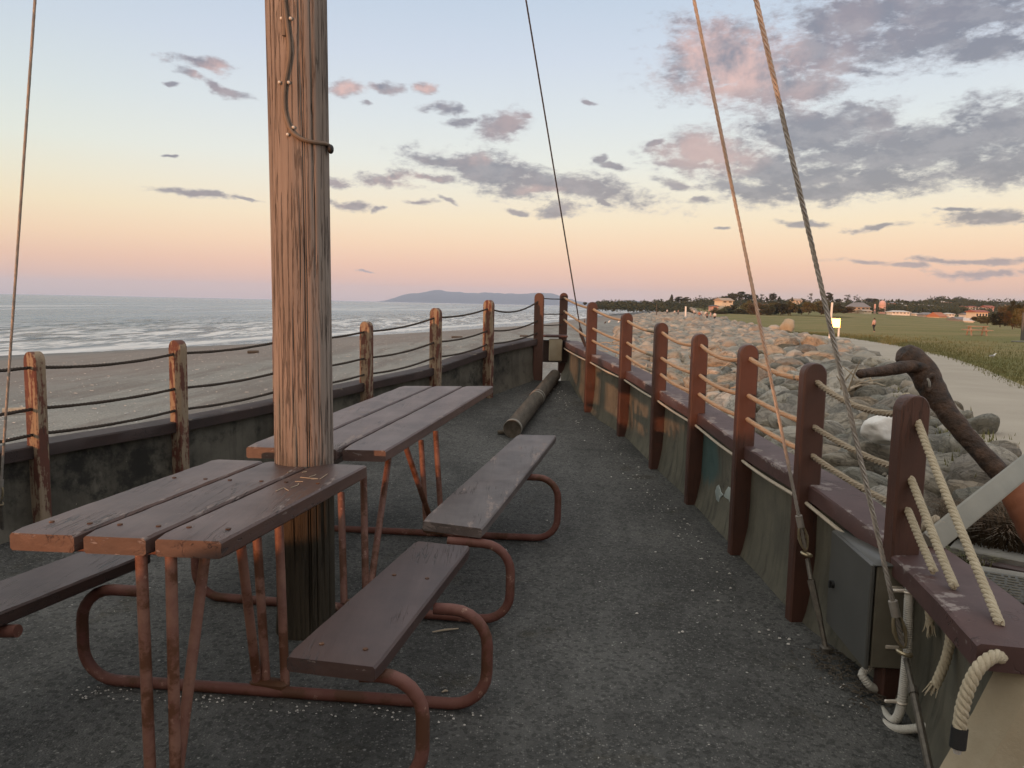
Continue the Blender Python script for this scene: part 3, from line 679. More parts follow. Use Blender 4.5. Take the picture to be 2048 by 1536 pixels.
# unseen cabin added behind the viewer to shade the near right corner
cb = empty('deck_cabin', (-1.1, -3.8, 0), 'timber deck cabin at the stern of the ship', 'cabin')
mb = MB(); mb.box((-1.0, -4.0, 1.15), (3.9, 2.0, 2.3), None, .02); mb.build('wall', M['post'], cb)
mb = MB(); mb.box((-1.0, -4.0, 2.36), (4.3, 2.4, .12), None, .02); mb.build('roof', M['cap_dark'], cb)
mb = MB(); mb.box((-.4, -2.985, .95), (.8, .05, 1.9), None, .01); dr = mb.build('door', M['cap'], cb)
mb = MB(); mb.sphere((-.1, -2.94, .95), .03); mb.build('handle', M['shackle'], dr)
# ---------------------------------------------------------------- mast and stays
TZ = .78
mfront = on_z(607, 934, TZ); MR = .128; MY = mfront.y + MR; MX = mfront.x * MY / mfront.y
mast = empty('mast', (MX, MY, 0), 'tall weathered timber mast with a grey cable clipped up its side', 'mast')
mb = MB(); rings = []; NA = 180
zs = [-.05 + .025 * i for i in range(128)] + [3.2 + .2 * i for i in range(40)]
for z in zs:
    R_ = MR * (1.0 - .006 * z) * (1 + .012 * math.sin(z * 2.1 + 1)); lx = .006 * math.sin(z * .9) - .010 * (z - .8)
    ring = []
    for k in range(NA):
        a = 2 * PI * k / NA; dx_, dy_ = math.cos(a), math.sin(a)
        g = noise.noise(V((dx_ * 6.5, dy_ * 6.5, z * .4))); g2 = noise.noise(V((dx_ * 20, dy_ * 20, z * .5 + 9)))
        crack = max(0, 1 - abs(noise.noise(V((dx_ * 5.2 + 5, dy_ * 5.2, z * .16)))) * 18)
        r_ = R_ * (1 + .010 * g + .012 * g2) - .010 * crack
        if z < .1: r_ *= 1 + .05 * (.1 - z) / .1
        ring.append(V((MX + lx + dx_ * r_, MY + dy_ * r_, z)))
    rings.append(ring)
mb.ring_loft(rings); mb.build('pole', M['mast'], mast)
def on_mast(u, v, off=.010):
    """point on the front of the mast seen at (u, v), lifted a little off the wood"""
    r = ray(u, v); lo, hi = 2.5, 4.2; best = None
    mx_ = MX - .010 * (EYE.z + 3.3 * r.z - .8)
    A = r.x ** 2 + r.y ** 2; B = -2 * (r.x * mx_ + r.y * MY); C_ = mx_ * mx_ + MY * MY - (MR * .985 + off) ** 2
    D = B * B - 4 * A * C_
    s_ = (-B - math.sqrt(max(D, 0))) / (2 * A); return EYE + r * s_
pp = [on_mast(u, v) for u, v in [(567, -60), (568, 0), (572, 40), (578, 90), (577, 120), (570, 160), (567, 190), (568, 220), (574, 244), (582, 262), (595, 274), (612, 281), (632, 285), (650, 287)]]
mxt = MX - .010 * (pp[-1].z - .8)
pp.append(V((mxt + MR + .012, MY - .02, pp[-1].z - .004))); pp.append(V((mxt + MR + .01, MY + .03, pp[-1].z - .004)))
pp = smooth([pp[0] + V((0, 0, 3.0))] + pp, .02)
mb = MB(); mb.tube(pp, .0085, 8); cb_ = mb.build('cable', M['cable'], mast)
mb = MB(); q = pp[-1]; mb.sphere((mxt + MR + .02, MY - .03, q.z - .012), (.014, .02, .02), 10, 7); mb.build('cable_end', M['black'], mast)
for (u, v, rot_) in [(572, 37, 0), (568, 165, 0), (581, 262, -.9)]:
    for s_ in (-1, 1):
        c = on_mast(u + s_ * 9 * math.cos(rot_), v + s_ * 9 * math.sin(rot_), .006)
        mb = MB(); mb.sphere(c, .0075, 8, 6); mb.build('cable_clip', M['clip'], mast)
def stay(name, u0, v0, d0, u1, v1, R, m_, label, topz=10.2, strands=6, lower=4.2):
    """wire from a fixing seen at (u0,v0,d0) towards the mast head; passes (u1,v1)"""
    P0 = at(u0, v0, d0); best = None
    for i in range(400):
        d1 = 1.2 + i * .02; P1 = at(u1, v1, d1); dz = P1.z - P0.z
        if dz < .3: continue
        k = (topz - P0.z) / dz; T_ = P0 + (P1 - P0) * k; e = (T_.x - MX) ** 2 + (T_.y - MY) ** 2
        if best is None or e < best[0]: best = (e, T_)
    T_ = best[1]; dirv = (T_ - P0); L = dirv.length; Pm = P0 + dirv * min(1, lower / L)
    return P0, dirv.normalized(), T_, Pm
def build_stay(name, S_, R, m_, label, strands=6, pitch=.06, per=6):
    P0, dv, T_, Pm = S_
    e = empty('stay_wire', P0, label, 'wire', 'stay wires of the mast')
    mb = MB(); mb.rope([P0, Pm], R, pitch, strands, 4, per); mb.tube([Pm, T_], R * .95, 6); mb.build('wire', m_, e); return e
def shackle(e, P, dv, s_, up_):
    Mx = basis(dv, V((0, 1, .2)))
    mb = MB(); mb.torus(P - dv * .02 * s_, .018 * s_, .0055 * s_, Mx @ Matrix.Rotation(PI / 2, 3, 'X') @ Matrix.Rotation(.5, 3, 'Y')); mb.build('eye_ring', M['shackle'], e)
    mb = MB(); mb.torus(P + dv * .045 * s_, .026 * s_, .007 * s_, Matrix((dv.cross(V((0, 1, 0))).normalized(), dv, dv.cross(V((0, 1, 0))).normalized().cross(dv))).transposed() @ Matrix.Diagonal((.55, 1.8, 1)), 18, 6); mb.build('thimble', M['shackle'], e)
    mb = MB(); mb.tube([P + dv * .085 * s_, P + dv * .13 * s_], .0125 * s_, 10); mb.build('ferrule', M['steel'], e)
sA = stay('a', 0, 1000, 4.55, 70, 0, .01, None, ''); eA = build_stay('a', sA, .0078, M['steel'], 'leftmost stay wire, running down to the sea-side wall')
shackle(eA, sA[0], sA[1], 1, 0)
mb = MB(); mb.tube([sA[0], sA[0] + V((-.04, .06, -.25))], .012, 8); mb.build('anchor_rod', M['rod'], eA)
sB = stay('b', 1163, 672, 9.5, 1052, 0, .01, None, ''); eB = build_stay('b', sB, .0085, M['steel_dark'], 'dark stay wire running down behind the bow post to the bow wall')
end = at(1171, 692, 9.55)
mb = MB(); mb.tube([sB[0] + sB[1] * .12, sB[0] + sB[1] * .02, end], [.02, .026, .018], 8); mb.build('turnbuckle', M['steel_dark'], eB)
sC = stay('c', 1611, 1098, 3.56, 1388, 0, .01, None, ''); eC = build_stay('c', sC, .0082, M['steel'], 'stay wire shackled in front of the second post, left of the pair on the right', 4, .11, 10)
shackle(eC, sC[0], sC[1], 1.25, 0)
rc = [sC[0] - sC[1] * .05, at(1622, 1160, 3.5), at(1640, 1240, 3.44), at(1652, 1300, 3.40)]
mb = MB(); mb.tube([rc[0], rc[1]], .011, 8); mb.tube([rc[1], rc[2]], [.017, .014], 8); mb.tube([rc[2], rc[3]], .012, 8); mb.build('turnbuckle', M['rod'], eC)
sD = stay('d', 1806, 1292, 2.78, 1512, 0, .01, None, ''); eD = build_stay('d', sD, .0094, M['steel'], 'thick twisted stay wire shackled beside the white conduit, rightmost of the four', 4, .10, 10)
shackle(eD, sD[0], sD[1], 1.3, 0)
rd = [sD[0] - sD[1] * .05, at(1825, 1375, 2.66), at(1845, 1470, 2.52), at(1866, 1570, 2.4)]
mb = MB(); mb.tube([rd[0], rd[1]], .010, 8); mb.tube([rd[1] , rd[1].lerp(rd[2], .15)], .017, 8); mb.tube([rd[1].lerp(rd[2], .15), rd[3]], .013, 8); mb.build('turnbuckle', M['rod'], eD)
# anchor plates on the deck
for s_, e_ in ((rc[3], eC), (rd[3], eD)):
    mb = MB(); mb.box((s_.x, s_.y, deck_z(s_.y) + .012), (.045, .045, .03), None, .005); mb.build('foot_plate', M['rod'], e_)
# ---------------------------------------------------------------- picnic tables
def board(name, c4, z, th, m_, parent, droop=0, seed=0):
    """Plank with rounded arrises; c4 = front-left, front-right, back-right, back-left corners at top height z (callable or number)."""
    fl, fr, br, bl = [V(p) for p in c4]; mb = MB(); rings = []; n = 24; b = .007
    for i in range(n + 1):
        f = i / n; l = fl.lerp(bl, f); r = fr.lerp(br, f); ax = (r - l).normalized(); up = V((0, 0, 1))
        j = lambda k: .0022 * wob((f * 9, k + seed, 0), 1.7)
        e = .006 if i in (0, n) else 0
        l = l + ax * e; r = r - ax * e; tz = -e * .7
        rings.append([l + up * (tz - b) , l + ax * b + up * (tz + j(1)), l.lerp(r, .5) + up * (tz + j(2)), r - ax * b + up * (tz + j(3)), r + up * (tz - b), r + up * (-th + b), r - ax * b + up * (-th), l + ax * b + up * (-th), l + up * (-th + b)])
    mb.ring_loft(rings); o = mb.build(name, m_, parent, None, True, 35); at_ = o.data.attributes.new('edge', 'FLOAT', 'POINT')
    for i in range(len(o.data.vertices)): at_.data[i].value = (.7, 1, .15, 1, .7, 0, 0, 0, 0)[i % 9] + (.5 if i < 9 or i >= 9 * n else 0)
    return o
def split3(c4, gap, th, m_, parent, cuts=None):
    fl, fr, br, bl = c4; out_ = []
    w = (fr - fl).length; g = gap / w
    for k in range(3):
        a = k / 3 + (g / 2 if k else 0); b = (k + 1) / 3 - (g / 2 if k < 2 else 0)
        f0, f1 = fl.lerp(fr, a), fl.lerp(fr, b); b0, b1 = bl.lerp(br, a), bl.lerp(br, b)
        if cuts: b0 = f0.lerp(b0, cuts[k][1]); b1 = f1.lerp(b1, cuts[k][1]); q0 = f0; f0 = f0.lerp(b0, cuts[k][0]); f1 = f1.lerp(b1, cuts[k][0])
        out_.append(board('table_board', (f0, f1, b1, b0), 0, th, m_, parent, seed=k * 3.7))
    return out_
# near table
nt = empty('picnic_table', (-1.0, 2.9, 0), 'short near picnic table with scratched brown top butted against the mast', 'picnic table', 'deck picnic tables')
Nfl, Nfr, Nbr, Nbl = on_z(15, 1063, TZ), on_z(446, 1081, TZ), on_z(736, 929, TZ), on_z(432, 917, TZ)
tb = split3((Nfl, Nfr, Nbr, Nbl), .018, .058, M['board'], nt, [(0, 1), (0.0, 1.0), (0.0, 1.0)])
mb = MB()
for st in ([(552, 982), (567, 975.5), (577, 981)], [(582, 975), (596, 970), (597, 967)], [(590, 963), (606, 963)], [(600, 954.5), (620, 956.5), (634, 957)], [(605, 944.5), (614, 943)], [(618, 954), (628, 951), (632, 949)], [(640, 958), (655, 948)], [(622, 958.5), (636, 957.5)], [(575, 945), (580, 943.5)]):
    pts = [on_z(u, v, TZ + .0022) for u, v in st]; mb = MB(); mb.tube(resample(pts, .008), .0016, 5); mb.build('carved_stroke', M['strand'], tb[2])
def quad(p, z): return [on_z(u, v, z) for u, v in p]
BZ = .455
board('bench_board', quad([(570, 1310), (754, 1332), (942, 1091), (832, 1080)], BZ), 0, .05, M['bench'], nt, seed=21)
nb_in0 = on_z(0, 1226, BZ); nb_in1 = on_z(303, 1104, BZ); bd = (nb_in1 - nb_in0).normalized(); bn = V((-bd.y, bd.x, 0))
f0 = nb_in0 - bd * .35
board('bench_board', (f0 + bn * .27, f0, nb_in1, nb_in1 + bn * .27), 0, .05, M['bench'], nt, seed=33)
TR = .0215
def tubef(name, pts, r, parent, m_=None, sm=True, n=12):
    P = smooth(pts, .03) if sm else pts
    mb = MB(); mb.tube(P, r, n); return mb.build(name, m_ or M['tube'], parent)
def uframe(parent, gl, gr, zl=.40, upl=0, upr=0, endl=.3, endr=.25, zb=None):
    """Ground tube that turns up at both ends and hooks in under the seats. gl, gr: floor points where the uprights stand."""
    ax = (gr - gl); ax.z = 0; ax.normalize(); z0l = gl.z + TR; z0r = gr.z + TR; rr = .13
    def side(g, s_, z0, e):
        o = []
        top = z0 + zl
        for k in range(7): a = k / 6 * PI / 2; o.append(g + ax * s_ * (-rr + rr * math.sin(a)) + V((0, 0, TR + rr - rr * math.cos(a))))
        for k in range(7): a = k / 6 * PI / 2; o.append(V((g.x, g.y, 0)) + ax * s_ * (-rr + rr * math.cos(a)) + V((0, 0, top - rr + rr * math.sin(a))))
        o.append(V((g.x, g.y, 0)) + ax * s_ * (-e) + V((0, 0, top))); return o
    a = side(gl, -1, z0l, endl); b = side(gr, 1, z0r, endr)
    path = list(reversed(a)) + b
    return tubef('base_tube', resample(path, .05), TR, parent, sm=False), ax
def legs(parent, foot, tops, rusty_=True, r=.0175, m_=None):
    for (p, q) in zip(foot, tops): tubef('leg', resample([p, q], .1), r, parent, m_ or M['tube_fade'], sm=False)
    if rusty_:
        c = sum(foot, V((0, 0, 0))) / len(foot); mb = MB()
        mb.box((c.x, c.y, c.z - .005), (.15, .055, .05), Matrix.Rotation(-.2, 3, 'Z'), .012); mb.build('leg_bracket', M['rust'], parent)
# near table: rear frame then front frame
gl = on_z(152, 1352, 0); gl.z = 0; g2 = on_z(245, 1372, 0); g3 = on_z(900, 1418, 0); ax = (g3 - g2).normalized()
gl = g2 - ax * .155; gr = g3 + ax * .135
uframe(nt, gl, gr, BZ - .05 - .043, endl=.26, endr=.2)
def foot_pt(u, v, dz=.03): p = on_deck(u, v); p.z += dz; return p
fc = on_z(540, 1378, .02)
legs(nt, [fc - ax * .05 + V((0, 0, .02)), fc - ax * .015 + V((0, 0, .02)), fc + ax * .06 + V((0, 0, .02))], [at(482, 1092, 2.72), at(514, 1075, 2.97), at(558, 1050, 2.98)])
# front frame, 0.62 m nearer
per = V((ax.y, -ax.x, 0)) * .53; 
gl2 = V((-1.98, 2.20, 0)); gr2 = V((-.249, 2.21, 0))
uframe(nt, gl2, gr2, BZ - .05 - .043, endl=.1, endr=.19)
mb = MB(); mb.tube([at(-140, 1262, 2.62), at(36, 1262, 2.57)], TR, 12); mb.build('seat_bracket', M['tube'], nt)
def bolts(P, dirs, z, parent):
    for p in P:
        mb = MB(); mb.tube([V((p.x, p.y, z - .004)), V((p.x, p.y, z + .003))], .0085, 8); mb.build('bolt', M['rust'], parent)
fc2 = fc + per - ax * .12
legs(nt, [at(302, 1580, 2.40), at(352, 1585, 2.40), at(352, 1575, 2.42)], [at(282, 1105, 2.34), at(342, 1110, 2.34), at(410, 1112, 2.52)])
# cross battens under the top
for c4 in [(Nfl, Nfr, .10), (Nbl.lerp(Nfl, .45), Nbr.lerp(Nfr, .45), 0)]:
    a, b, o_ = c4; dv = (b - a).normalized(); p = V((dv.y, -dv.x, 0)) * -o_
    mb = MB(); mb.box((a + b) / 2 + p + V((0, 0, -.058 - .013)), ((b - a).length * .8, .04, .024), basis(V((-dv.y, dv.x, 0))), .004); mb.build('batten', M['tube'], nt)
for f_ in (.10, .66):
    for k in range(3):
        for q in (.22, .78): bolts([Nfl.lerp(Nbl, f_).lerp(Nfr.lerp(Nbr, f_), (k + q) / 3)], 0, TZ, nt)
Qb = quad([(570, 1310), (754, 1332), (942, 1091), (832, 1080)], BZ)
for f_ in (.08, .62):
    for q in (.25, .75): bolts([Qb[0].lerp(Qb[3], f_).lerp(Qb[1].lerp(Qb[2], f_), q)], 0, BZ, nt)
# far table
ft = empty('picnic_table', (-.45, 5.0, deck_z(5)), 'long far picnic table with faded boards, between the mast and the bow', 'picnic table', 'deck picnic tables')
Ffl = on_z(490, 892, TZ + .02); Ffr = on_z(774, 900, TZ + .02)
Fbr = on_z(988, 771, TZ + .09); Fbl = on_z(806, 771, TZ + .09)
split3((Ffl, Ffr, Fbr, Fbl), .018, .058, M['board_far'], ft)
b0 = quad([(843, 1040), (966, 1056)], BZ + .01) ; b1 = quad([(1114, 870), (1036, 868)], BZ + .075)
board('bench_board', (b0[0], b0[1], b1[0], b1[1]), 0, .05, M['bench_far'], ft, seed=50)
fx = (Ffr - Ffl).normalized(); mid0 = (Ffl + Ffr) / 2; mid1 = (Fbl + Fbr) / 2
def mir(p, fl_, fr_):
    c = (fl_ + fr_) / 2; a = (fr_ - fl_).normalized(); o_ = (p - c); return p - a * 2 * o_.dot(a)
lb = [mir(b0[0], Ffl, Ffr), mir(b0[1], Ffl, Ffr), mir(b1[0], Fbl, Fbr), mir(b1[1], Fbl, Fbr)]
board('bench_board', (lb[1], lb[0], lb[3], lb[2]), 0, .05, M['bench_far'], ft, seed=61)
g2 = on_deck(445, 1203); g3 = on_deck(960, 1246); ax2 = (g3 - g2); ax2.z = 0; ax2.normalize()
uframe(ft, g2 - ax2 * .14, g3 + ax2 * .14, BZ - .05 - .04, endl=.28, endr=.30)
fcp = on_deck(712, 1225)
legs(ft, [fcp - ax2 * .06 + V((0, 0, .04)), fcp + ax2 * .05 + V((0, 0, .04)), fcp + ax2 * .06 + V((0, 0, .04))], [at(682, 985, 3.92), at(727, 950, 3.98), at(777, 918, 4.35)])
h2 = on_deck(700, 1064); h3 = on_deck(1050, 1081); ax3 = (h3 - h2); ax3.z = 0; ax3.normalize()
uframe(ft, h3 - ax3 * 1.55, h3 + ax3 * .2, BZ - .05 - .02, endl=.28, endr=.30)
fcp = on_deck(868, 1072)
legs(ft, [fcp - ax3 * .05 + V((0, 0, .04)), fcp + ax3 * .05 + V((0, 0, .04)), fcp + V((0, 0, .04))], [at(842, 880, 4.95), at(871, 862, 4.97), at(812, 895, 4.55)])
for f_, o_ in ((.12, 0), (.55, 0)):
    a = Ffl.lerp(Fbl, f_); b = Ffr.lerp(Fbr, f_); dv = (b - a).normalized()
    mb = MB(); mb.box((a + b) / 2 + V((0, 0, -.071)), ((b - a).length * .8, .04, .024), basis(V((-dv.y, dv.x, 0))), .004); mb.build('batten', M['tube'], ft)
# ---------------------------------------------------------------- log (old spar) on the deck
lg0 = on_deck(1024, 876); lg1 = on_deck(1103, 772); r0 = .088; lg0.z += r0; lg1.z += r0 * .95
log = empty('spar_log', lg0, 'dark round spar lying on the deck with its tip in the bow opening', 'log')
dv = (lg1 - lg0).normalized(); mb = MB(); rings = []; Mx = basis(dv)
for i in range(40):
    f = i / 39; c = lg0.lerp(lg1 + dv * .25, f); rr = r0 * (1 - .12 * f); ring = []
    for k in range(40):
        a = 2 * PI * k / 40; g = noise.noise(V((math.cos(a) * 3, math.sin(a) * 3, f * 4))); g2 = noise.noise(V((math.cos(a) * 9, math.sin(a) * 9, f * 5)))
        ring.append(c + Mx @ V((math.cos(a), 0, math.sin(a))) * rr * (1 + .03 * g + .025 * g2))
    rings.append(ring)
inner = [lg0 + dv * .012 + (p - lg0) * .80 for p in rings[0]]
mb.ring_loft([inner] + rings); mb.build('shaft', M['oldlog'], log)
for f, w in ((.012, .035), (.55, .03), (.585, .02)):
    c = lg0.lerp(lg1, f); mb = MB(); rr = r0 * (1 - .11 * f)
    mb.ring_loft([[c + dv * o_ + Mx @ V((math.cos(2 * PI * k / 32), 0, math.sin(2 * PI * k / 32))) * q_ for k in range(32)] for o_, q_ in ((-w / 2, rr * .97), (-w / 2, rr * 1.07), (w / 2, rr * 1.07), (w / 2, rr * .97))], cap=False); mb.build('band', M['band'], log)
mb = MB(); p = on_deck(1001, 868); mb.box((p.x + .05, p.y, p.z + .02), (.16, .05, .04), Matrix.Rotation(.15, 3, 'Z'), .01); tag(mb.build('wedge', M['oldlog']), 'small dark wooden wedge under the near end of the spar', 'wedge')
# ---------------------------------------------------------------- electrical cabinet and conduits
cn = at(1727, 1335, 2.98); ct = at(1727, 1124, 2.98); cf = at(1664, 1064, 3.38)
c_h = ct.z - cn.z; yv = V((cf.x - cn.x, cf.y - cn.y, 0)); cl = yv.length; Mx = basis(yv)  # y along the wall, x outwards
cab = empty('electrical_cabinet', (cn.x, cn.y, cn.z), 'grey steel electrical cabinet fixed to the wall beside the nearest post', 'cabinet')
c0 = V((cn.x, cn.y, cn.z))
def L(x, y, z): return c0 + Mx @ V((x, y, z))
mb = MB(); mb.box(L(.088, cl / 2, c_h / 2), (.125, cl, c_h), Mx, .004); mb.build('body', M['boxedge'], cab)
mb = MB(); mb.box(L(.0085, cl / 2, c_h / 2), (.017, cl + .012, c_h + .012), Mx, .004); dr = mb.build('door', M['boxgrey'], cab)
mb = MB(); mb.tube([L(-.012, cl * .86, c_h * .47), L(.001, cl * .86, c_h * .47)], .016, 12); mb.box(L(-.017, cl * .86, c_h * .47), (.01, .012, .035), Mx, .003); mb.build('latch', M['black'], dr)
mb = MB(); mb.box(L(.10, -.004, c_h * .80), (.05, .008, .014), Mx, .002); mb.build('hinge', M['clip'], cab)
mb = MB(); mb.box(L(.10, -.004, c_h * .22), (.05, .008, .014), Mx, .002); mb.build('hinge', M['clip'], cab)
mb = MB(); mb.box(L(.088, cl / 2, c_h + .004), (.15, cl + .02, .008), Mx, .002); mb.build('lid', M['boxgrey'], cab)
def ribbed(pts, r, step=.0075):
    P = smooth(pts, step / 2); return P, [r * (1.06 if (i // 1) % 2 else .93) for i in range(len(P))]
def conduit(pts, r, label):
    P, rr = ribbed(pts, r); mb = MB(); mb.tube(P, rr, 12); e = empty('conduit', P[0], label, 'conduit', 'white flexible conduits'); mb.build('pipe', M['conduit'], e); return e
e = conduit([at(1856, 1150, 2.86), at(1838, 1154, 2.82), at(1823, 1168, 2.80), at(1818, 1200, 2.79), at(1814, 1300, 2.80), at(1806, 1385, 2.81), at(1799, 1425, 2.82), at(1788, 1441, 2.84), at(1775, 1436, 2.88), at(1764, 1420, 2.95)], .0165, 'long white conduit running down the right side of the nearest post')
for (u, v, dd) in ((1817, 1183, 2.79), (1803, 1404, 2.815)):
    c = at(u, v, dd); mb = MB(); mb.torus(c, .0185, .004, Matrix.Identity(3)); mb.box(c + V((-.04, .0, .002)), (.045, .012, .012), None, .003); mb.build('clip', M['clip'], e)
conduit([at(1762, 1420, 2.95), at(1764, 1440, 2.88), at(1776, 1453, 2.82), at(1800, 1459, 2.77), at(1840, 1456, 2.73), at(1880, 1450, 2.72)], .0155, 'white conduit curling out along the foot of the nearest post')
conduit([L(.09, .06, .02), at(1726, 1345, 3.03), at(1731, 1360, 3.02), at(1742, 1373, 3.02), at(1760, 1382, 3.05)], .016, 'short white conduit looping out of the cabinet underside')
# ---------------------------------------------------------------- loose rope ends
def rend(pts, R, label, fray=True, tape=False, pitch=.055):
    P = smooth(pts, .03); e = empty('rope_end', P[0], label, 'rope', 'loose rope ends by the nearest post')
    mb = MB(); mb.rope(P, R, pitch, 3, 8, 10); mb.build('strands', M['rope'], e)
    if fray:
        mb = MB(); dv_ = (P[-1] - P[-3]).normalized()
        for k in range(26):
            a = random.random() * 6.28; o_ = V((math.cos(a), math.sin(a), 0)) * R * random.random(); q = P[-1] + o_
            mb.tube([q - dv_ * .01, q + dv_ * .012 + o_ * .3, q + dv_ * (.02 + .014 * random.random()) + o_ * .7], [.0028, .0022, .001], 4)
        mb.build('frayed_tip', M['rope'], e)
    if tape:
        dv_ = (P[-1] - P[-3]).normalized(); mb = MB(); mb.tube([P[-1] - dv_ * .02, P[-1] + dv_ * .035], R * 1.12, 12); mb.build('black_tape', M['black'], e)
        mb = MB(); mb.tube([P[-1] + dv_ * .03, P[-1] + dv_ * .05], [R * .75, R * .5], 8); mb.build('tip', M['shell'], e)
    return e
rend([at(1812, 790, 3.05), at(1829, 828, 2.93), at(1868, 930, 2.76), at(1930, 1080, 2.50), at(1978, 1195, 2.32), at(2000, 1249, 2.235)], .0148, 'longest rope end, from the top of the nearest post to the coping end', False)
rend([at(1806, 930, 3.03), at(1819, 952, 2.93), at(1845, 1016, 2.82), at(1878, 1100, 2.66), at(1909, 1174, 2.52)], .0155, 'middle rope end, slanting from the nearest post to the coping', False)
rend([at(1806, 1022, 3.0), at(1815, 1020, 2.925), at(1838, 1075, 2.82), at(1868, 1143, 2.69)], .015, 'shortest of the rope ends slanting from the nearest post to the coping', False)
rend([at(1836, 1172, 2.82), at(1846, 1185, 2.74), at(1855, 1205, 2.71), at(1860, 1235, 2.70), at(1859, 1254, 2.70)], .0155, 'short frayed rope stub hanging below the coping beside the conduit')
rend([at(1862, 1196, 2.7), at(1882, 1222, 2.58), at(1895, 1240, 2.53), at(1901, 1275, 2.52), at(1893, 1315, 2.52), at(1880, 1350, 2.52), at(1869, 1372, 2.52)], .0165, 'knotted frayed rope tail hanging in the middle under the coping')
rend([at(2008, 1330, 2.18), at(2001, 1314, 2.11), at(1984, 1314, 2.09), at(1957, 1336, 2.08), at(1937, 1375, 2.08), at(1924, 1420, 2.08), at(1918, 1470, 2.08)], .0185, 'thick rope tail with a black taped tip at the end of the wall', False, True)
def coil(c, R, r, n, M_, mb):
    pts = []
    for i in range(n * 14 + 1):
        a = 2 * PI * i / 14; pts.append(c + M_ @ V((math.cos(a) * R, (i / 14 - n / 2) * r * 1.7, math.sin(a) * R)))
    mb.rope(pts, r, .05, 3, 5, 8)
kc = at(1893, 1232, 2.53); mb = MB(); coil(kc, .022, .012, 2, Matrix.Rotation(.6, 3, 'Z'), mb); tag(mb.build('rope_knot', M['rope'], None, kc), 'rope knot on the tail hanging in the middle under the coping', 'knot')
kc = at(1864, 1052, 3.14); mb = MB(); coil(kc, .035, .0155, 2, Matrix.Rotation(.9, 3, 'Z') @ Matrix.Rotation(.5, 3, 'X'), mb); coil(kc + V((.01, 0, -.05)), .03, .0155, 2, Matrix.Rotation(-.5, 3, 'Z') @ Matrix.Rotation(1.2, 3, 'Y'), mb)
mb.rope([kc + V((0, 0, -.05)), kc + V((.05, -.03, -.13)), kc + V((.08, -.05, -.2))], .015, .055, 3, 6, 9)
tag(mb.build('rope_knot', M['rope_dim'], None, kc), 'bulky stopper knot on the outer side of the nearest post', 'knot')
# ---------------------------------------------------------------- litter on the deck
mb = MB(); rn = random.Random(3)
def chip(p, s_):
    a = rn.random() * 6.28; n_ = 6; r1 = [p + V((math.cos(a + k * 2 * PI / n_) * s_ * rn.uniform(.6, 1.1), math.sin(a + k * 2 * PI / n_) * s_ * rn.uniform(.4, .8), -.001)) for k in range(n_)]
    r2 = [p + (q - p) * .55 + V((0, 0, s_ * rn.uniform(.3, .6))) for q in r1]; mb.ring_loft([r1, r2])
for k in range(240):
    u = rn.random(); i = int(u * (len(PR) - 12)) + 6; p = PR[i]; off = .14 + abs(rn.gauss(0, .12)); x = p.x - off; y = p.y + rn.uniform(-.1, .1)
    chip(V((x, y, deck_z(y) + .006)), rn.choice([.003, .004, .005, .006, .010]))
for k in range(60):
    x = rn.uniform(-2.2, 1.2); y = rn.uniform(1.9, 6.5); chip(V((x, y, deck_z(y) + .008)), rn.choice([.003, .004, .005, .009]))
for k in range(120):
    f = rn.random(); p = gl.lerp(gr, f); y = p.y - rn.uniform(.03, .12); chip(V((p.x, y, .008)), rn.choice([.003, .004, .006]))
tag(mb.build('shell_chips', M['shell']), 'scattered pale shell and stone chips on the asphalt deck', 'chips', kind='stuff')
mb = MB(); rn = random.Random(5)
for k in range(170):
    f = rn.random(); p = at(1640, 1270, 3.38).lerp(at(1752, 1425, 2.92), f); x = p.x + rn.gauss(0, .05); y = p.y + rn.gauss(0, .03); a = rn.random() * 6.28; l = rn.uniform(.006, .022); z = deck_z(y) + .008 + rn.random() * .012
    mb.tube([V((x, y, z)), V((x + math.cos(a) * l, y + math.sin(a) * l, z + .004)), V((x + math.cos(a + .5) * 2 * l, y + math.sin(a + .5) * 2 * l, z))], [.002, .003, .0015], 4)
tag(mb.build('leaf_litter', M['oldlog']), 'drift of dead leaves in the corner below the grey cabinet', 'leaves', kind='stuff')
for (u0, v0, u1, v1, lab) in ((865, 1264, 917, 1257, 'pale stick on the deck beside the far bench frame'), (884, 1384, 896, 1382, 'tiny pale splinter on the deck under the near bench')):
    a, b = on_deck(u0, v0, .008), on_deck(u1, v1, .008); mb = MB(); mb.tube([a, a.lerp(b, .5) + V((0, .006, 0)), b], [.003, .005, .003], 6); tag(mb.build('stick', M['strand'], None, a), lab, 'stick')
# ---------------------------------------------------------------- terrain
SEA_Z = -2.6
def lz(x, y):   # lawn and path level
    z = -.02 - .012 * max(0, y - 5); z = max(z, -.25 - .006 * max(0, y - 24)) if y > 24 else z
    return max(z, -1.35)
def pl(pts):
    pts = sorted(pts, key=lambda p: p[1])
    def f(y):
        if y <= pts[0][1]: return pts[0][0]
        for (x0, y0), (x1, y1) in zip(pts[:-1], pts[1:]):
            if y <= y1:
                k = (y - y0) / (y1 - y0); return x0 + (x1 - x0) * k
        (x0, y0), (x1, y1) = pts[-2:]; return x1 + (x1 - x0) / (y1 - y0) * (y - y1)
    return f
def gpt(u, v): p = on_fn(u, v, lambda q: lz(q.x, q.y)); return (p.x, p.y)
shore = [on_z(u, v, SEA_Z) for u, v in ((0, 712), (540, 686), (700, 673), (870, 664), (980, 656), (1075, 650), (1170, 637), (1215, 630))]
Xs = pl([(-52, -20)] + [(p.x, p.y) for p in shore] + [(160, 900), (900, 5000), (2600, 14000)])
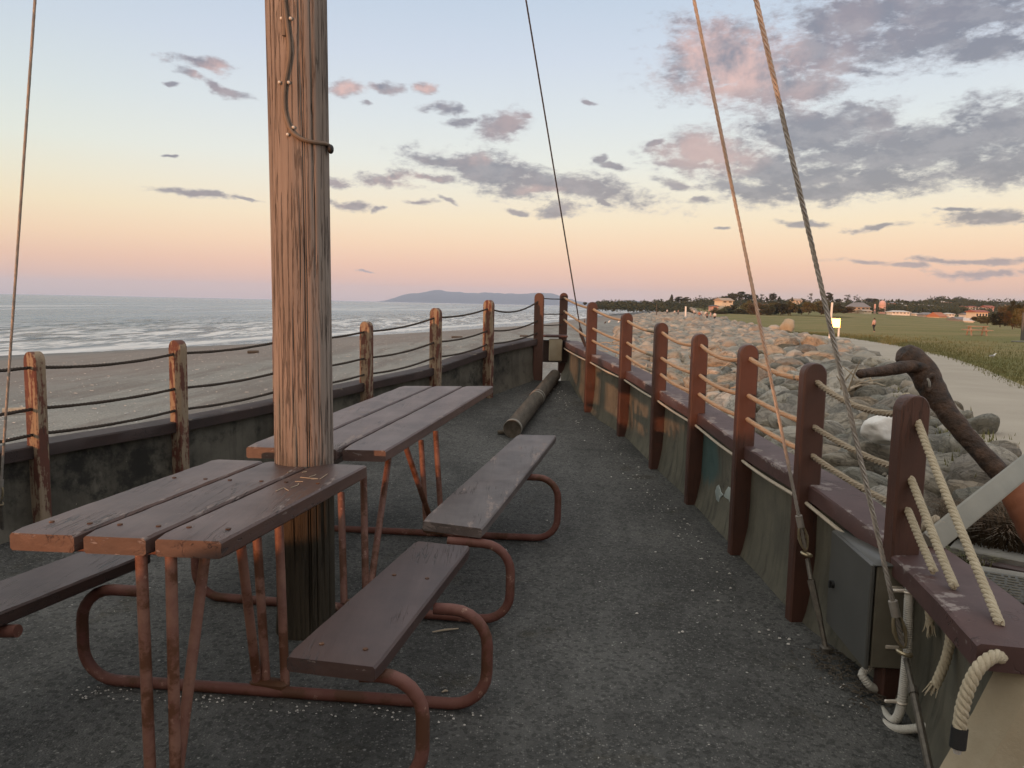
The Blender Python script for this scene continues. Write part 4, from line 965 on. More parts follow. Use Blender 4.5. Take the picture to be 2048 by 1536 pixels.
Xc = pl([(3.0, -10), (3.2, 2), (4.3, 5.2)] + [gpt(u, v) for u, v in ((1985, 930), (1900, 845), (1800, 765), (1735, 715), (1690, 694), (1560, 668), (1440, 641), (1385, 629))] + [(75, 330), (190, 900), (950, 5000), (2650, 14000)])
Xp = pl([(8, -10), (8, 2), (9.2, 10)] + [gpt(u, v) for u, v in ((2048, 772), (1970, 738), (1900, 714), (1790, 690), (1700, 676), (1600, 664))] + [(Xc(70) + .8, 70), (Xc(100) + .6, 100), (75.5, 330), (190.5, 900), (950.5, 5000), (2650.5, 14000)])
Xt = pl([(1.9, -10), (1.9, 4), (2.5, 8), (3.4, 14), (5.6, 31), (7.0, 42), (13, 95), (42, 250), (70, 330), (180, 900), (940, 5000), (2640, 14000)])
YS = [-12, -8, -5, -2, 0, 2, 4] + [4 + .75 * i for i in range(1, 80)] + [64 + 3 * i for i in range(1, 34)] + [166 + 12 * i for i in range(1, 20)] + [420, 470, 540, 640, 800, 1000, 1400, 2000, 3000, 5000, 8000, 12000]
def bz(x, y):
    xs, xt, xc = Xs(y), Xt(y), Xc(y)
    if x <= xs: return SEA_Z - .02 - .05 * (xs - x)
    if x <= xt: f = (x - xs) / max(.1, xt - xs); return SEA_Z + (-1.45 - SEA_Z) * (f ** .55 * .8 + f * .2) if False else SEA_Z + (-1.45 - SEA_Z) * min(1, f * 1.25) ** .8
    if x <= xc: f = (x - xt) / max(.1, xc - xt); return -1.45 + (lz(x, y) - .05 + 1.45) * f
    return lz(x, y)
def strip(name, xa, xb, nx, m_, zf, amp=0, power=1):
    mb = MB(); rows = []
    for y in YS:
        a, b = xa(y), xb(y); r_ = []
        for k in range(nx + 1):
            x = a + (b - a) * (k / nx) ** power; z = zf(x, y)
            if amp and 0 < k < nx: z += amp * wob((x, y, 0), .5)
            r_.append(V((x, y, z)))
        rows.append(r_)
    mb.ring_loft(rows, cap=False, closed=False); return structure(mb.build(name, m_, None, None, True, 180))
strip('beach', lambda y: Xs(y) - 60, Xt, 30, M['sand'], bz, .05)
strip('rubble_bank', Xt, Xc, 14, M['rubble'], bz, .12)
strip('path', Xc, Xp, 4, M['path'], lz)
def lawnz(x, y):
    z = lz(x, y)
    if y > 150:
        k = min(1, (y - 150) / 350); k = k * k * (3 - 2 * k); z += 4.2 * k * (1 if y < 900 else 1)
        z += .9 * wob((x, y, 0), .008) * k
    d_ = x - Xp(y)
    if d_ > 35 and y < 420: z -= min(2.5, (d_ - 35) * .03) * max(0, 1 - max(0, y - 200) / 220)
    return z
strip('lawn', Xp, lambda y: Xp(y) + 120 + y * 1.4, 40, M['lawn'], lawnz, .03, 2.0)
def ground(x, y): return lawnz(x, y) if x > Xp(y) else bz(x, y)
# sea: fine swell near the shore, flat sheet beyond
mb = MB(); rows = []
def swell(x, y):
    o = (x - Xs(y)); k = max(0, min(1, (o + 420) / 380)) if o < -40 else max(0, -o / 40)
    w = .30 * math.sin(o * .30 + 1.3 * wob((x, y, 0), .02)) * max(0, wob((x, y, 3), .022) + .25) + .16 * wob((x * 1.0, y * .45, 1), .16) + .10 * wob((x, y * .5, 2), .5)
    if -75 < o < -12: w += .34 * max(0, wob((o * 1.4, y * .3, 5), .16))
    return SEA_Z + k * w
ysea = [-60, -20, 0, 20] + [22 + 1.5 * i for i in range(130)] + [217 + 8 * i for i in range(1, 40)] + [560, 640, 760, 900, 1200, 1700, 2500, 4000, 7000, 12000]
for y in ysea:
    xs = Xs(y); r_ = [V((-14000, y, SEA_Z)), V((-4000, y, SEA_Z)), V((-1500, y, SEA_Z)), V((xs - 700, y, SEA_Z))]
    for k in range(130): o = -420 * (1 - k / 129) ** 1.7 + 8 * (k / 129); x = xs + o; r_.append(V((x, y, swell(x, y) if y < 540 else SEA_Z)))
    rows.append(r_)
mb.ring_loft(rows, cap=False, closed=False); structure(mb.build('sea', M['sea'], None, None, True, 180))
# distant hills across the bay
def hills(name, pts, dist, depth, m_, base=-5):
    mb = MB(); P = [at(u, v, dist) for u, v in pts]; P = smooth(P, 30); rows = []
    for j in range(13):
        f = j / 12; r_ = []
        for i, p in enumerate(P):
            k = math.sin(PI * (f * .98 + .01)) ** 1.1; y = p.y + (f - .5) * depth; h = base + (p.z - base) * k
            h += 20 * noise.fractal(V((p.x * .006, y * .004, j * .2)), 1.0, 2.0, 5) * k * min(1, max(0, (p.z - base)) / 60)
            r_.append(V((p.x * (y / p.y), y, h)))
        rows.append(r_)
    mb.ring_loft(rows, cap=False, closed=False); return structure(mb.build(name, m_, None, None, True, 180))
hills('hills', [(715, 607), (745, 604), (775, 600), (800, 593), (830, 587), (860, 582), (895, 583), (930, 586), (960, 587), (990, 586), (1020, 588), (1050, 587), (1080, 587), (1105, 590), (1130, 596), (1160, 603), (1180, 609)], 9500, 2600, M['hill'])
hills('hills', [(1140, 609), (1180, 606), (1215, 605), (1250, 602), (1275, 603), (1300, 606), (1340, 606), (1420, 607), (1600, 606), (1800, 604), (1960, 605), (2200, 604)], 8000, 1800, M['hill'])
# ---------------------------------------------------------------- rocks
rn = random.Random(11)
def rock_mesh(seed, sub=3, flat=.72):
    bm = bmesh.new(); bmesh.ops.create_icosphere(bm, subdivisions=sub, radius=.5)
    r_ = random.Random(seed); pl_ = [(V((r_.gauss(0, 1), r_.gauss(0, 1), r_.gauss(0, 1))).normalized(), r_.uniform(.30, .44)) for _ in range(r_.randint(8, 12))]
    sx, sy = r_.uniform(.8, 1.25), r_.uniform(.75, 1.05)
    for v in bm.verts:
        n_ = v.co.normalized(); d_ = .5
        for (q, h) in pl_:
            c = n_.dot(q)
            if c > .05: d_ = min(d_, h / c + .03) if h / c < d_ else d_
        d_ *= 1 + .15 * noise.noise(n_ * 1.5 + V((seed, 0, 0))) + .06 * noise.noise(n_ * 3.6 + V((0, seed, 0))) + .03 * noise.noise(n_ * 9 + V((0, 0, seed)))
        v.co = V((n_.x * d_ * sx, n_.y * d_ * sy, n_.z * d_ * flat))
    bmesh.ops.smooth_vert(bm, verts=bm.verts, factor=.2, use_axis_x=True, use_axis_y=True, use_axis_z=True)
    me = bpy.data.meshes.new('boulder'); bm.to_mesh(me); bm.free(); me.shade_smooth(); return me
RM = [rock_mesh(s + 1, 4) for s in range(18)]
for me in RM: me.materials.append(M['rock'])
rocks = []
def put_rows(y0, y1, size, jit, lo=0.0, hi=1.0):
    y = y0
    while y < y1:
        xa, xb = Xt(y) - .3, Xc(y) + .25
        step = size * rn.uniform(.64, .78); x = xa + (xb - xa) * lo + rn.uniform(0, step)
        while x < xa + (xb - xa) * hi:
            s_ = size * rn.choice([.45, .6, .8, 1, 1, 1.1, 1.3, 1.6]) * rn.uniform(.85, 1.15)
            yy = y + rn.uniform(-.5, .5) * step; xx = x + rn.uniform(-.25, .25) * step
            if not (yy < 11 and xx < 2.35): rocks.append((xx, yy, s_ * (.8 if x > xa + (xb - xa) * .85 else 1)))
            x += step * rn.uniform(.75, 1.15) * (.7 + .5 * s_ / size)
        y += step * .72
put_rows(5.2, 16, .52, .4); put_rows(16, 34, .66, .4); put_rows(34, 62, .78, .5); put_rows(62, 130, .95, .6); put_rows(130, 330, 1.5, 1)
def fits(x, y, s_):   # keep rocks off the walk right beside the ship
    return not (y < 5.4 and x < 4.4)
wb = at(1768, 850, 9.6)
rocks = [r_ for r_ in rocks if fits(*r_) and not (math.hypot(r_[0] - wb.x, r_[1] - wb.y + .25) < .45)]
def cost(r_):
    x, y, s_ = r_; d_ = V((x, y, -.5)) - EYE; dep = d_.dot(Fw); u = 1024 + FPX * d_.dot(Rt) / dep
    if u < 1150 or u > 2120: return 0
    for i_ in range(0, len(PR) - 1):   # hidden behind the right parapet?
        a, b = PR[i_], PR[i_ + 1]; ca = a.x * y - a.y * x; cb = b.x * y - b.y * x
        if ca * cb <= 0 and a.y > 1:
            k = (ca / (ca - cb)) if ca != cb else 0; q = a.lerp(b, k); f = q.y / y
            if 0 < f < 1 and EYE.z + (ground(x, y) + s_ * .5 - EYE.z) * f < q.z: return 0
    return s_ / dep
rocks.sort(key=lambda r_: -cost(r_))
def where(x, y):
    f = (x - Xt(y)) / max(.1, Xc(y) - Xt(y))
    a = 'along the path edge' if f > .78 else ('low by the beach debris' if f < .25 else 'in the middle of the bank')
    b = 'close behind the roped posts' if y < 12 else ('beyond the anchor' if y < 20 else 'farther off towards the white sign')
    return a + ', ' + b
def sz(s_): return 'big' if s_ > 1.15 else ('small' if s_ < .62 else 'middling')
NB = 285; big = rocks[:NB]; rest = rocks[NB:]
for (x, y, s_) in big:
    o = bpy.data.objects.new('boulder', RM[rn.randrange(18)]); COL.objects.link(o)
    o.location = (x, y, ground(x, y) + s_ * (rn.uniform(.08, .34) if (x - Xt(y)) / max(.1, Xc(y) - Xt(y)) < .85 else rn.uniform(0, .14))); o.rotation_euler = (rn.uniform(-.6, .6), rn.uniform(-.6, .6), rn.uniform(0, 6.28)); o.scale = (s_ * rn.uniform(1, 1.3), s_, s_ * rn.uniform(.75, 1.0))
    tag(o, '%s grey rounded boulder %s' % (sz(s_), where(x, y)), 'boulder', 'boulders of the rock bank')
def place_rock(name, u, v, d_, w, h, m_, label, seed, cat='boulder', group=None):
    me = rock_mesh(seed, 4, .9); me.materials.append(m_); p = at(u, v, d_); o = bpy.data.objects.new(name, me); COL.objects.link(o)
    o.location = p; o.scale = (w, w * .8, h); return tag(o, label, cat, group)
place_rock('boulder', 1768, 860, 9.6, .50, .44, M['rock_white'], 'smooth bright white boulder behind the nearest post', 41)
gr_ = on_fn(1576, 668, lambda q: lz(q.x, q.y)); dd = (gr_ - EYE).dot(Fw)
o = place_rock('standing_stone', 1576, 655, dd, 36 / FPX * dd * 1.15, 30 / FPX * dd * 1.3, M['rock_tan'], 'big tan standing stone on the grass above the rock bank', 52, 'stone')
mb = MB(); LO = []
for s in range(6):
    bm = bmesh.new(); bm.from_mesh(rock_mesh(60 + s, 2)); LO.append(([v.co.copy() for v in bm.verts], [tuple(v.index for v in f.verts) for f in bm.faces])); bm.free()
for (x, y, s_) in rest:
    vs, fs = LO[rn.randrange(6)]; Mx = Matrix.Rotation(rn.uniform(0, 6.28), 3, 'Z') @ Matrix.Rotation(rn.uniform(-.5, .5), 3, 'X'); c = V((x, y, ground(x, y) + s_ * rn.uniform(-.1, .15)))
    mb.add([c + Mx @ (v * s_ * 1.1) for v in vs], fs)
tag(mb.build('riprap', M['rock_far'], None, None, True, 60), 'far mass of broken rocks running along the shore towards the hills', 'rocks', kind='stuff')
# pebbles between the boulders
mb = MB()
for k in range(2600):
    y = 6 + 34 * rn.random() ** 1.4; x = Xt(y) + (Xc(y) - Xt(y)) * rn.random(); s_ = rn.uniform(.08, .26)
    if not fits(x, y, s_): continue
    vs, fs = LO[rn.randrange(6)]; Mx = Matrix.Rotation(rn.uniform(0, 6.28), 3, 'Z'); c = V((x, y, ground(x, y) + .04)); mb.add([c + Mx @ (v * s_) for v in vs], fs)
tag(mb.build('cobbles', M['rock_far'], None, None, True, 60), 'small cobbles filling the gaps between the boulders', 'cobbles', kind='stuff')
# driftwood
def driftwood(u0, v0, u1, v1, h, r, label, branches=0):
    a = on_fn(u0, v0, lambda q: bz(q.x, q.y), h); b = on_fn(u1, v1, lambda q: bz(q.x, q.y), h); P = resample([a, b], .15)
    P = [p + V((.04 * wob(p, 2, 1), 0, .05 * wob(p, 2, 2))) for p in P]; n_ = len(P); mb = MB(); mb.tube(P, [r * (1 - .5 * i / n_) * (1 + .2 * wob(p, 5)) for i, p in enumerate(P)], 8)
    for k in range(branches):
        i = rn.randrange(n_); q = P[i]; dv_ = V((rn.gauss(0, 1), rn.gauss(0, 1), rn.uniform(0, .8))).normalized() * rn.uniform(.3, .9)
        mb.tube([q, q + dv_ * .5 + V((0, 0, .05)), q + dv_], [r * .5, r * .35, r * .12], 6)
    return tag(mb.build('driftwood', M['strand'] if rn.random() < .5 else M['rope_dim'], None, a), label, 'driftwood', 'driftwood among the rocks')
for a in [(1332, 735, 1392, 722, .2, .10, 'bleached branch in the tangle behind the fifth post', 5), (1345, 755, 1400, 738, .1, .08, 'dark branch low in the tangle behind the fifth post', 6), (1260, 745, 1300, 728, .05, .07, 'driftwood stick on the beach left of the sixth post', 3), (1420, 722, 1470, 716, .3, .07, 'thin driftwood pole between the third and fourth posts', 3), (1395, 770, 1440, 748, .15, .09, 'driftwood limb behind the fourth post', 4), (1668, 788, 1745, 765, .45, .055, 'spindly driftwood branch on the rocks left of the anchor arm', 6), (1700, 778, 1722, 762, .5, .04, 'driftwood twig caught below the anchor arm', 5)]: driftwood(*a)
mb = MB()
for k in range(420):
    y = rn.uniform(14, 60); x = Xt(y) + rn.gauss(.6, 1.3); a = rn.random() * 6.28; l = rn.uniform(.15, .9); z = ground(x, y) + rn.uniform(.02, .3)
    mb.tube([V((x, y, z)), V((x + math.cos(a) * l * .5, y + math.sin(a) * l * .5, z + rn.uniform(0, .12))), V((x + math.cos(a) * l, y + math.sin(a) * l, z))], [.025, .03, .012], 5)
tag(mb.build('drift_debris', M['strand'], None, None), 'tangled drift sticks heaped at the foot of the rocks', 'driftwood', kind='stuff')
mb = MB()
for k in range(4200):
    y = 8 + 70 * rn.random() ** 1.3; x = Xs(y) + (Xt(y) - Xs(y)) * rn.uniform(.25, 1); a = rn.random() * 6.28; l = rn.choice([.008, .01, .012, .015, .02, .03, .07]); z = bz(x, y) + .02; w_ = .015 if l > .06 else l * .6
    c = V((x, y, z)); e1 = V((math.cos(a), math.sin(a), 0)); e2 = V((-math.sin(a), math.cos(a), 0))
    mb.ring_loft([[c + e1 * l * p + e2 * w_ * q for p, q in ((-1, -.6), (0, -1), (1, -.5), (.9, .6), (0, 1), (-1, .5))], [c + e1 * l * .7 * p + e2 * w_ * .6 * q + V((0, 0, w_ * .7)) for p, q in ((-1, -.6), (0, -1), (1, -.5), (.9, .6), (0, 1), (-1, .5))]])
tag(mb.build('beach_debris', M['shell'], None, None), 'pale pebbles and wood scraps strewn over the beach', 'debris', kind='stuff')
for (u, v, w, lab) in ((495, 704, .6, 'dark log on the beach left of the mast'), (5, 823, .5, 'pale driftwood scrap on the beach at the left edge'), (903, 674, 1.0, 'dark log on the beach left of the bow'), (1040, 672, .8, 'dark stump on the beach below the bow rope')):
    p = on_fn(u, v, lambda q: bz(q.x, q.y), .1); mb = MB(); P = resample([p, p + V((w, .3, .02))], .1); mb.tube(P, [.08 * (1 + .3 * wob(q, 4)) for q in P], 8); tag(mb.build('driftwood', M['oldlog'] if 'dark' in lab else M['strand'], None, p), lab, 'driftwood')
# ---------------------------------------------------------------- anchor, beam, plaque, tussocks behind the near right wall
def skin_obj(name, nodes, edges, m_, parent=None, loc=(0, 0, 0), sub=2):
    me = bpy.data.meshes.new(name); me.from_pydata([tuple(V(p) - V(loc)) for p, r in nodes], edges, []); o = bpy.data.objects.new(name, me); COL.objects.link(o)
    o.modifiers.new('skin', 'SKIN'); sb = o.modifiers.new('sub', 'SUBSURF'); sb.levels = sub; sb.render_levels = sub
    for i, (p, r) in enumerate(nodes):
        rr = r if isinstance(r, tuple) else (r, r); me.skin_vertices[0].data[i].radius = rr; me.skin_vertices[0].data[i].use_root = (i == 0)
    dg = bpy.context.evaluated_depsgraph_get(); dg.update(); m2 = bpy.data.meshes.new_from_object(o.evaluated_get(dg)); o.modifiers.clear(); o.data = m2; bpy.data.meshes.remove(me)
    if m_: m2.materials.clear(); m2.materials.append(m_)
    m2.shade_smooth()
    if parent is not None: o.parent = parent
    else: o.location = loc
    return o
A0 = at(1828, 722, 4.55); A1 = at(1856, 768, 4.45); A2 = at(1925, 862, 4.30); A3 = at(1990, 935, 4.2); A4 = at(2050, 1010, 4.1)
anc = empty('anchor', at(2040, 1000, 4.1), 'big old iron ship anchor with stock and eye, leaning up behind the wall', 'anchor')
dv = (A4 - A0).normalized(); sd_ = dv.cross(V((0, 1, 0))).normalized(); dd_ = dv.cross(sd_)
def roughtube(name, pts, rad, m_, parent, n=22, amp=.10, flat=1.0):
    P = smooth(pts, .008); T, N, B = frames(P); mb = MB(); rings = []; k_ = len(P)
    cl_ = [0.0]
    for a, b in zip(pts[:-1], pts[1:]): cl_.append(cl_[-1] + (V(b) - V(a)).length)
    al_ = [0.0]
    for a, b in zip(P[:-1], P[1:]): al_.append(al_[-1] + (b - a).length)
    def par(s_):
        s_ = s_ / al_[-1] * cl_[-1]
        for q in range(len(cl_) - 1):
            if s_ <= cl_[q + 1] or q == len(cl_) - 2: return q + min(1, (s_ - cl_[q]) / max(1e-6, cl_[q + 1] - cl_[q]))
    cum = [par(s_) for s_ in al_]
    for i, p in enumerate(P):
        q = int(min(len(rad) - 2, cum[i])); f = cum[i] - q; r_ = rad[q] * (1 - f) + rad[q + 1] * f; ring = []
        for j in range(n):
            a = 2 * PI * j / n; o_ = N[i] * math.cos(a) + B[i] * math.sin(a) * flat; s_ = 1 + amp * noise.noise((p + o_ * r_) * 7) + amp * .5 * noise.noise((p + o_ * r_) * 19); ring.append(p + o_ * r_ * s_)
        rings.append(ring)
    mb.ring_loft(rings); return mb.build(name, m_, parent)
def ap(*L_): return [at(u, v, d_) for u, v, d_ in L_]
roughtube('shank', ap((1800, 703, 4.56), (1804, 706, 4.56), (1817, 715, 4.55), (1834, 731, 4.53), (1852, 752, 4.5), (1870, 786, 4.45), (1905, 838, 4.36), (1945, 886, 4.28), (1990, 936, 4.2), (2050, 1010, 4.1)), [.03, .056, .074, .08, .085, .070, .056, .051, .051, .055], M['anchor'], anc, 28, .18)
roughtube('stock', ap((1856, 738, 4.47), (1825, 733, 4.47), (1795, 736, 4.45), (1765, 742, 4.42), (1735, 746, 4.38), (1720, 748, 4.36), (1718, 748, 4.36)), [.036, .044, .041, .037, .033, .030, .02], M['anchor'], anc, 16, .2, .85)
mb = MB(); c = at(1859, 766, 4.41); mb.torus(c, .036, .017, basis(V((0.15, -1, .2))) @ Matrix.Rotation(PI / 2, 3, 'X') @ Matrix.Rotation(.45, 3, 'Z') @ Matrix.Diagonal((.62, 1.25, 1)), 20, 8); mb.build('eye_boss', M['anchor'], anc)
mb = MB(); c = at(1857, 766, 4.40); mb.sphere(c, (.013, .01, .030), 12, 8, Matrix.Rotation(-.3, 3, 'Y')); mb.build('eye_plug', M['slab'], anc)  # pale fill stands in for the bright hole through the eye
roughtube('arm', [A3 + dv * .1, A4, A4 + dv * .25, A4 + dv * .5 + V((.2, .2, .05))], [.06, .09, .13, .12], M['anchor_rust'], anc)
# grey square beam holding the anchor
b0, b1 = at(1852, 1092, 3.05), at(2120, 876, 3.75); dv = (b1 - b0).normalized()
mb = MB(); mb.box((b0 + b1) / 2, (.088, (b1 - b0).length, .088), basis(dv, V((-.25, -1, .55))), .006); e = mb.build('anchor_prop_beam', M['timber_grey'], None, b0); tag(e, 'pale grey square beam rising diagonally behind the rope ends to prop the anchor', 'beam')
# tussock clumps
def tussock(name, p, h, w, n, m_, label, seed, lean=.5):
    r_ = random.Random(seed); mb = MB()
    for k in range(n):
        a = r_.random() * 6.28; q = V((math.cos(a), math.sin(a), 0)) ; rad = w * .45 * math.sqrt(r_.random()); b = p + q * rad; l = h * r_.uniform(.55, 1.1); o_ = q * l * lean * r_.uniform(.3, 1.2); t_ = V((-q.y, q.x, 0)) * .0035 * (1 + h)
        v0 = b; v1 = b + o_ * .3 + V((0, 0, l * .62)); v2 = b + o_ + V((0, 0, l * (.95 - .3 * lean)))
        mb.add([v0 - t_, v0 + t_, v1 + t_ * .8, v1 - t_ * .8, v2], [(0, 1, 2, 3), (3, 2, 4)])
    return tag(mb.build(name, m_, None, p, False), label, 'tussock')
p = on_z(1990, 1088, -.02); tussock('tussock_grass', p + V((0, -.1, 0)), .30, .85, 2200, M['tussock_brown'], 'large brown tussock grass clump below the grey beam', 4, .9)
p = on_z(2075, 1090, -.02); tussock('tussock_grass', p, .28, .6, 1100, M['tussock_brown'], 'dark tussock grass clump at the right edge under the anchor', 14, .9)
p = on_z(1996, 1222, .0); tussock('tussock_grass', p, .20, .22, 420, M['tussock_green'], 'small yellow-green tussock in front of the dark plaque', 5, .6)
p = on_z(1945, 1125, .0); tussock('tussock_grass', p, .10, .3, 160, M['tussock_green'], 'thin low grass tuft on the grey kerb slab', 6, .9)
# kerb slabs, timber edging and plaque
s0, s1 = on_z(1900, 1092, .06), on_z(2110, 1132, .06); dv = (s1 - s0).normalized(); nn = V((-dv.y, dv.x, 0))
mb = MB(); mb.box((s0 + s1) / 2 + nn * .12 + V((0, 0, -.07)), (.30, (s1 - s0).length, .16), basis(dv), .015); tag(mb.build('kerb_slab', M['slab'], None, s0), 'grey concrete kerb slab beyond the coping', 'kerb')
mb = MB(); mb.box((s0 + s1) / 2 - nn * .09 + V((0, 0, -.09)), (.07, (s1 - s0).length, .13), basis(dv), .008); tag(mb.build('edging_board', M['bench'], None, s0), 'dark brown edging board in front of the kerb slab', 'board')
q0, q1, q2, q3 = on_z(1945, 1190, .1), on_z(2090, 1215, .1), on_z(2075, 1158, .2), on_z(1950, 1140, .2)
pc = (q0 + q1 + q2 + q3) / 4; ex = (q1 - q0).normalized(); ey = (q3 - q0).normalized(); ez = ex.cross(ey).normalized(); ey = ez.cross(ex); Mx = Matrix((ex, ey, ez)).transposed()
pw = (q1 - q0).length; phh = (q3 - q0).length
pq = empty('plaque', pc, 'dark metal plaque with rows of small pale lettering beside the green tussock', 'plaque')
mb = MB(); mb.box(pc, (pw, phh, .02), Mx, .004); mb.build('plate', M['boxgrey'], pq)
mb = MB(); r_ = random.Random(2)
for i in range(9):
    x = -pw * .45; y = phh * (.42 - .1 * i)
    while x < pw * .42:
        l = r_.uniform(.015, .05); mb.box(pc + Mx @ V((x + l / 2, y, .0115)), (l, phh * .035, .003), Mx); x += l + .012
mb.build('lettering', M['boxedge'], pq)
mb = MB(); mb.box(pc - ez * .12, (pw + .12, phh + .1, .2), Mx, .02); mb.build('plinth', M['slab'], pq)
w0, w1 = on_z(2010, 1215, .02), on_z(2080, 1262, .02); mb = MB(); mb.box((w0 + w1) / 2, ((w1 - w0).length, .05, .05), Matrix.Rotation(math.atan2(w1.y - w0.y, w1.x - w0.x), 3, 'Z'), .008); tag(mb.build('edging_stone', M['conduit'], None, w0), 'pale edging stone at the right edge next to the coping', 'stone')
# ---------------------------------------------------------------- sign, gull, far bench, people, trees, houses
def lawn_pt(u, v): return on_fn(u, v, lambda q: lz(q.x, q.y))
def depth_of(p): return (p - EYE).dot(Fw)
# sign
p0 = lawn_pt(1657, 687); p1 = lawn_pt(1676, 689); dd = depth_of(p0)
sg = empty('park_sign', (p0 + p1) / 2, 'white two-post sign whose panel blazes in the low sun', 'sign')
toS = SUN; toC = (EYE - p0).normalized(); nrm = (toS + toC).normalized(); sx = V((-nrm.y, nrm.x, 0)).normalized()
pL = at(1661, 690, dd); pR_ = at(1678, 690, dd + .1); pL.z = p0.z; pR_.z = p0.z
M['sign_white'] = simple('white_paint', (.72, .68, .62), (.8, .76, .7), 3, .6, .05, 30)
mm, t = mat('glossy_sign_face'); fin(t, (.9, .56, .22), .32, t.bump(t.noise(t.coord(), 5, 2), .02, .01), 0.9, .8); M['sign_face'] = mm  # orange metal tint puts the low sun's warm glow into the colour
wsg = 16.5 / FPX * dd
cL = at(1661, 640, dd); 
mb = MB(); mb.tube([V((cL.x, cL.y, p0.z - .2)), at(1664.5, 605, dd)], .062, 8); mb.build('post', M['sign_white'], sg)
cR = cL + sx * (wsg if sx.x > 0 else -wsg)
mb = MB(); mb.tube([V((cR.x, cR.y, p0.z - .2)), V((cR.x, cR.y, cL.z + .05))], .055, 8); mb.build('post', M['sign_white'], sg)
pc = (cL + cR) / 2; pc.z = at(1672, 646, dd).z; pc += nrm * .09; pw = wsg * 1.28; phh = 18 / FPX * dd
bx = sx; bz_ = nrm.cross(bx); bz_ = bz_ if bz_.z > 0 else -bz_
Mx = Matrix((bx, nrm, bz_)).transposed()
mb = MB(); mb.box(pc, (pw, .04, phh), Mx, .006); mb.build('panel', M['sign_face'], sg)
mb = MB(); mb.box((cR.x, cR.y, p0.z + .02), (.24, .24, .1), None, .02); mb.build('footing', M['black'], sg)
# far white pole
def thin_post(u, v0, v1, d_, r, m_, label, name='marker_post'):
    a = at(u, v1, d_); b = at(u + .6, v0, d_); e = tag(MB_tube([a, b], r, 8, name, m_), label, 'post'); return e
def MB_tube(pts, r, n, name, m_):
    mb = MB(); mb.tube(pts, r, n); return mb.build(name, m_, None, pts[0])
thin_post(1371, 613, 638, 150, .17, M['sign_white'], 'white marker post at the far end of the rock bank')
thin_post(1313, 608, 632, 170, .09, M['bark'], 'thin dark post on the far rocks', 'marker_post')
# gull
g = lawn_pt(1985, 718); dd = depth_of(g); k = dd / FPX
M['gull_white'] = simple('gull_white', (.70, .68, .64), (.8, .78, .75), 6, .8, 0, 20); M['gull_grey'] = simple('gull_grey', (.25, .25, .26), (.3, .3, .31), 6, .8, 0, 20)
gs = k * 18
G = lambda x, z: g + V((x * gs, 0, z * gs))
gu = skin_obj('gull', [(G(-.38, .28), .03 * gs), (G(-.2, .30), .10 * gs), (G(0, .33), .15 * gs), (G(.16, .40), .11 * gs), (G(.24, .54), .06 * gs), (G(.29, .62), .075 * gs), (G(.41, .60), .015 * gs)], [(i, i + 1) for i in range(6)], M['gull_white'], None, g)
tag(gu, 'white gull standing on the lawn near the right edge', 'gull')
mb = MB()
for s_ in (-1, 1): mb.sphere(G(-.1, .36) + V((0, s_ * .10 * gs, 0)), (.26 * gs, .05 * gs, .09 * gs), 10, 7)
mb.build('wings', M['gull_grey'], gu)
mb = MB()
for s_ in (-1, 1): mb.tube([G(.0, .22) + V((0, s_ * .05 * gs, 0)), G(.0, 0) + V((0, s_ * .05 * gs, 0)), G(.08, 0) + V((0, s_ * .05 * gs, 0))], .014 * gs, 5)
mb.build('legs', M['strand'], gu)
# far picnic table on the lawn
p = lawn_pt(1953, 671); dd = depth_of(p); s_ = 1.0 * (46 / FPX * dd) / 1.9
fp = empty('lawn_picnic_table', p, 'far picnic table alone on the lawn, lit orange', 'picnic table')
M['pale_wood'] = simple('pale_table_wood', (.30, .2, .14), (.40, .28, .20), 4, .8, .2, 20)
ux = V((.96, -.28, 0)); uy = V((.28, .96, 0)); Mx = Matrix((ux, uy, V((0, 0, 1)))).transposed()
def P_(x, y, z): return p + Mx @ V((x, y, z)) * s_
mb = MB()
for j in (-.28, 0, .28): mb.box(P_(0, j, .76), (1.5 * s_, .26 * s_, .06 * s_), Mx, .01)
mb.build('tabletop', M['pale_wood'], fp)
for j in (-.75, .75):
    mb = MB(); mb.box(P_(0, j, .46), (1.9 * s_, .28 * s_, .06 * s_), Mx, .01); mb.build('seat', M['pale_wood'], fp)
for i in (-.55, .55):
    for j in (-1, 1):
        mb = MB(); mb.tube([P_(i, j * .25, .74), P_(i, j * .72, -.02)], .06 * s_, 6); mb.build('leg', M['pale_wood'], fp)
    mb = MB(); mb.box(P_(i, 0, .40), (.06 * s_, 1.6 * s_, .1 * s_), Mx); mb.build('cross_beam', M['pale_wood'], fp)
# grey notice board cut by the right edge
p = lawn_pt(2043, 684); dd = depth_of(p); k = dd / FPX
nb = empty('notice_board', p, 'dark grey information board at the right edge of the lawn', 'board')
mb = MB(); mb.box(p + V((.4 * k * 20, 0, 31 * k)), (26 * k, .12, 55 * k), Matrix.Rotation(.3, 3, 'Z'), .02); mb.build('panel', M['boxgrey'], nb)
mb = MB(); mb.box(p + V((.4 * k * 20, 0, .04)), (60 * k, .5, .08), Matrix.Rotation(.3, 3, 'Z'), .02); mb.build('base_slab', M['slab'], nb)
